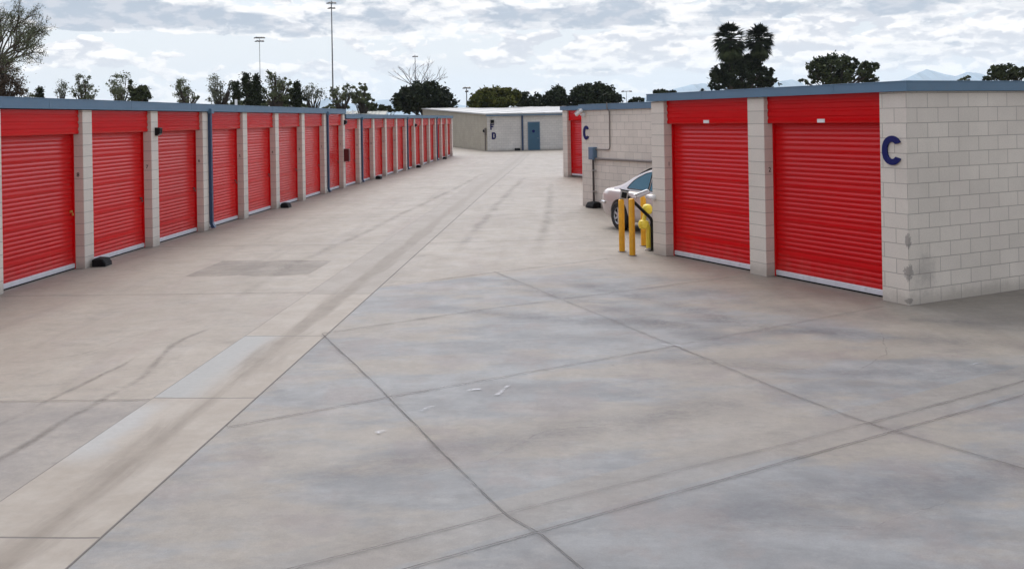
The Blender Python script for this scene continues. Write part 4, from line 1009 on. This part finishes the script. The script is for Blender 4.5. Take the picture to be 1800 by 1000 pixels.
# palms
def palm(label, x, yc, Y, seed, crown=25):
    rng = random.Random(seed); c_ = at(x, yc, Y); base = -0.25; h = c_.z - base; k = Y/F
    t_ = thing('palm_tree', label, 'palm tree', (c_.x, Y, base), 0, 'fan palms above the dark tree')
    MB().tube([(0,0,0), (.1,0,h*.4), (.05,0,h*.8), (0,0,h)], [.34, .25, .22, .26], 10).build('trunk', PBARK, t_, smooth=True)
    cr = MB(); sk = MB()
    def fan(mb, el, az, L, fr, dead):
        d = Vector((math.cos(el)*math.cos(az), math.cos(el)*math.sin(az), math.sin(el)))
        side = Vector((-math.sin(az), math.cos(az), 0)); up = side.cross(d) * -1
        p0 = Vector((0,0,h)) ; droop = 0.30 if not dead else .1
        p1 = p0 + d*L*.5 + Vector((0,0,-droop*.2*L))
        mb.tube([tuple(p0), tuple(p1)], [.035, .02], 4, cap=False)
        nl = 15
        for i in range(nl):
            a = (i/(nl-1) - .5) * (2.5 if not dead else 1.2)
            v = (d*math.cos(a) + side*math.sin(a)).normalized(); ll = fr * (1 - .25*abs(a)/1.2) * rng.uniform(.85, 1.1)
            m_ = p1 + v*ll*.55 + Vector((0,0,-.03)); e = p1 + v*ll + Vector((0,0,-droop*ll*(.6+.5*rng.random())))
            wv = (v.cross(Vector((0,0,1))) if abs(v.z) < .95 else side).normalized() * .12
            n = len(mb.v); mb.v += [tuple(p1), tuple(m_ + wv), tuple(m_ - wv), tuple(e)]; mb.f += [(n, n+1, n+2), (n+1, n+3, n+2)]
    for i in range(84):
        el = R(rng.uniform(-42, 80)); az = rng.uniform(0, 2*PI); fan(cr, el, az, crown*k*.98, crown*k*.62, False)
    for i in range(46):
        el = R(rng.uniform(-86, -48)); az = rng.uniform(0, 2*PI); fan(sk, el, az, crown*k*1.1, crown*k*.8, True)
    cr.build('crown', LM['black'], t_); sk.build('dead_frond_skirt', LM['brown' if False else 'dark'], t_); return t_
palm('left fan palm, its crown a little larger', 1283, 68, 121, 3, 33)
palm('right fan palm with spread fingers of fronds', 1334, 68, 123, 4, 30)

# ================================================================ MOUNTAINS, HAZE
MT = paint('haze_tinted_mountain_rock', (0.13, 0.25, 0.36), 0.95, var=0.2, scale=0.001)  # blue of distant haze painted into the rock colour, on top of the haze volume
def ridge(pts, Y, seed, depth=2600):
    """pts: photo (x, y) of the crest. A real ridge: crest, foothill front and back slope with spurs"""
    rng = random.Random(seed); crest = []
    xs = []; 
    for (a, ya), (b_, yb) in zip(pts[:-1], pts[1:]):
        for i in range(8):
            f = i/8; crest.append(at(a + (b_-a)*f, ya + (yb-ya)*f + rng.uniform(-.35,.35)*(0 if i == 0 else 1), Y))
    crest.append(at(pts[-1][0], pts[-1][1], Y))
    rows = []; n = len(crest)
    for j, (f, dy) in enumerate([(0.0,-1.0),(0.22,-.62),(0.5,-.36),(0.8,-.12),(1.0,0),(0.7,.3),(0.0,1.0)]):
        rows.append([(c_.x*(1+dy*depth/Y*.0), Y + dy*depth + (rng.uniform(-1,1)*130 if 0 < f < 1 else 0), -20 + (c_.z+20)*f*(1 + (rng.uniform(-.10,.10) if 0 < f < 1 else 0))) for c_ in crest])
    mb = MB(); mb.add([p for r in rows for p in r], [(j*n+i, j*n+i+1, (j+1)*n+i+1, (j+1)*n+i) for j in range(6) for i in range(n-1)])
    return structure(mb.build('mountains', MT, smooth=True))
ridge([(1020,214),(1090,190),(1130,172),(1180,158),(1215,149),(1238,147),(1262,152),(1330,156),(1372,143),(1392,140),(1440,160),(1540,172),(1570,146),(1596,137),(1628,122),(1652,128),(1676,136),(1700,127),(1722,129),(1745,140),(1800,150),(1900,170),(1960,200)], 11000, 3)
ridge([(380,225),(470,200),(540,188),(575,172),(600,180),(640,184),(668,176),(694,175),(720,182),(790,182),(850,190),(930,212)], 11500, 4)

m = bpy.data.materials.new('haze_air'); m.use_nodes = True; nt = m.node_tree; nt.nodes.clear(); t = NT(nt)
vol = t.n('ShaderNodeVolumePrincipled', {'Color': (0.86, 0.95, 1.0, 1), 'Density': 0.00007, 'Anisotropy': 0.0})
out = t.n('ShaderNodeOutputMaterial'); nt.links.new(vol.outputs[0], out.inputs['Volume'])
hz = MB().box(-13500, 13500, -60, 15000, -60, 620).build('haze', m); hz['kind'] = 'stuff'

# ================================================================ SKY, SUN, CAMERA
SUN_EL, SUN_AZ = R(52), R(-12)                  # azimuth from straight ahead, towards the right
w = bpy.data.worlds.new('World'); sc.world = w; w.use_nodes = True
nt = w.node_tree; nt.nodes.clear(); t = NT(nt)
sky = t.n('ShaderNodeTexSky', sky_type='NISHITA', sun_disc=False, sun_elevation=SUN_EL, sun_rotation=SUN_AZ, air_density=1.0, dust_density=2.0, ozone_density=1.0)
d = t.n('ShaderNodeTexCoord').outputs['Generated']
dx, dy, dz = t.xyz(d)
el = t.m('MULTIPLY', t.m('ARCSINE', dz, clamp=False), 57.2958)
az = t.m('MULTIPLY', t.m('ARCTAN2', dx, dy), 57.2958)
clear = t.mix(1.0, sky.outputs[0], (0.105, 0.105, 0.105), 'MULTIPLY')
haze = t.mix(t.ss(el, 9, 0, 0.55, 0.92), clear, (0.71, 0.775, 0.865))
def blob(a0, e0, wa, we):
    a = t.m('DIVIDE', t.m('SUBTRACT', az, a0), wa); e = t.m('DIVIDE', t.m('SUBTRACT', el, e0), we)
    return t.ss(t.m('ADD', t.m('MULTIPLY', a, a), t.m('MULTIPLY', e, e)), 1.3, 0.0)
# heaped clouds low over the horizon: bright tops, soft lilac-grey undersides
wx = t.m('MULTIPLY', t.m('SUBTRACT', t.noise(t.vec(az, t.m('MULTIPLY', el, 2.2), 1.0), 0.55, 5, 0.6), 0.5), 0.55)
def heap(sa, se, z0, off, sc_, det=9, rough=0.58, puff=0.0):
    v = t.vec(t.m('ADD', t.m('MULTIPLY_ADD', az, sa, z0*7.0), wx), t.m('MULTIPLY_ADD', t.m('ADD', el, off), se, z0), 0.0)
    n_ = t.noise(v, sc_, det, rough, 0.0, '2D')
    if puff:
        for k, w_ in ((2.4, 1.0), (6.0, 0.5)):
            vo = t.n('ShaderNodeTexVoronoi', {'Vector': v, 'Scale': sc_*k}, feature='F1', voronoi_dimensions='2D').outputs[0]
            n_ = t.m('ADD', n_, t.m('MULTIPLY', t.m('SUBTRACT', 0.5, vo), puff*w_))
    return n_
c1 = heap(0.26, 0.50, 5.3, 0.0, 1.0, 7, 0.52, 0.16); c2 = heap(0.26, 0.50, 5.3, 0.28, 1.0, 7, 0.52, 0.16)
band = t.m('ADD', t.m('MULTIPLY', blob(-23.5, 3.8, 5.5, 1.1), 0.26), t.m('MULTIPLY', blob(-12, 2.9, 9.0, 0.8), 0.17))
band = t.m('ADD', band, t.m('MULTIPLY', blob(6.5, 3.8, 11.0, 1.5), 0.34))
band = t.m('ADD', band, t.m('MULTIPLY', blob(21.0, 4.0, 13.0, 2.2), 0.32))
m1 = t.ss(t.m('ADD', c1, band), 0.63, 0.68)
lit = t.ss(t.m('SUBTRACT', c1, c2), -0.06, 0.09)
cum = t.mix(lit, (0.57, 0.60, 0.67), (1.05, 1.02, 1.0))
cum = t.mix(t.ss(heap(0.5, 1.5, 7.7, 0, 1.4), 0.45, 0.7, 0, 0.3), cum, (0.74, 0.755, 0.79))
col = t.mix(m1, haze, cum)
# flat based grey layer higher up, torn into lighter rags
s1 = heap(0.16, 0.38, 9.3, 0.0, 1.2, 7, 0.56, 0.12); s2 = heap(0.16, 0.38, 9.3, 0.28, 1.2, 7, 0.56, 0.12)
hb = t.m('MULTIPLY', t.ss(el, 4.2, 6.2), 0.18)
for (a0, e0, wa, we, k) in ((-21.5, 6.0, 7.5, 0.95, 0.40), (-9.5, 5.4, 6.5, 0.8, 0.15), (3.2, 5.8, 6.0, 0.75, 0.28), (18.0, 5.9, 8.0, 0.7, 0.22), (-15.0, 4.6, 8.0, 0.6, -0.16), (25.0, 3.6, 6.0, 0.3, 0.12)):
    hb = t.m('ADD', hb, t.m('MULTIPLY', blob(a0, e0, wa, we), k))
sv = t.m('ADD', s1, hb)
m2_ = t.ss(sv, 0.58, 0.65)
dark = t.ss(t.m('ADD', sv, t.m('MULTIPLY', t.m('SUBTRACT', s1, s2), -1.6)), 0.60, 0.86)
rag = t.ss(heap(0.45, 1.1, 5.5, 0, 1.5), 0.44, 0.62, 0, 0.75)
strat = t.mix(dark, (0.97, 0.955, 0.95), t.mix(rag, (0.36, 0.43, 0.53), (0.60, 0.615, 0.67)))
col = t.mix(m2_, col, strat)
col = t.mix(1.0, col, (0.68, 0.672, 0.668), 'MULTIPLY')
# overhead: broken cloud, brighter towards the sun
over = t.noise(d, 2.4, 8, 0.6, 0.3)
oc = t.mix(t.ss(over, 0.38, 0.62), t.mix(1.0, clear, (1.6, 1.6, 1.6), 'MULTIPLY'), (0.95, 0.96, 0.98))
col = t.mix(t.ss(el, 8.0, 16.0), col, oc)
fwd = t.lin(dy, -0.7, 0.9, 0.50, 1.34)
col2 = t.mix(1.0, col, t.vec(fwd, fwd, fwd), 'MULTIPLY')
col2 = t.mix(t.ss(el, 7.5, 12.0), col, col2)
bg = t.n('ShaderNodeBackground', {'Color': col2, 'Strength': 0.95})
out = t.n('ShaderNodeOutputWorld'); nt.links.new(bg.outputs[0], out.inputs[0])

ld = bpy.data.lights.new('sun', 'SUN'); ld.energy = 1.0; ld.angle = R(30); ld.color = (1.0, 0.955, 0.90)
lo = bpy.data.objects.new('sun', ld); COL.objects.link(lo)
sd = Vector((math.sin(SUN_AZ)*math.cos(SUN_EL), math.cos(SUN_AZ)*math.cos(SUN_EL), math.sin(SUN_EL)))
lo.rotation_euler = sd.to_track_quat('Z', 'Y').to_euler(); lo.location = (0, 0, 20)

cam = bpy.data.cameras.new('camera'); co = bpy.data.objects.new('camera', cam); COL.objects.link(co)
cam.sensor_fit = 'HORIZONTAL'; cam.sensor_width = 36; cam.lens = 36*F/1800; cam.clip_end = 60000; cam.clip_start = 0.1
cam.shift_y = -(500 - 208.7)/1800
co.matrix_world = Matrix(((cR, sR, 0, 0), (0, 0, -1, 0), (-sR, cR, 0, H), (0, 0, 0, 1)))
sc.camera = co
sc.view_settings.view_transform = 'Standard'; sc.view_settings.look = 'None'
sc.view_settings.exposure = 0.88; sc.view_settings.gamma = 1.0
sc.render.engine = 'CYCLES'; sc.cycles.max_bounces = 6; sc.cycles.use_denoising = True
sc.cycles.volume_bounces = 2
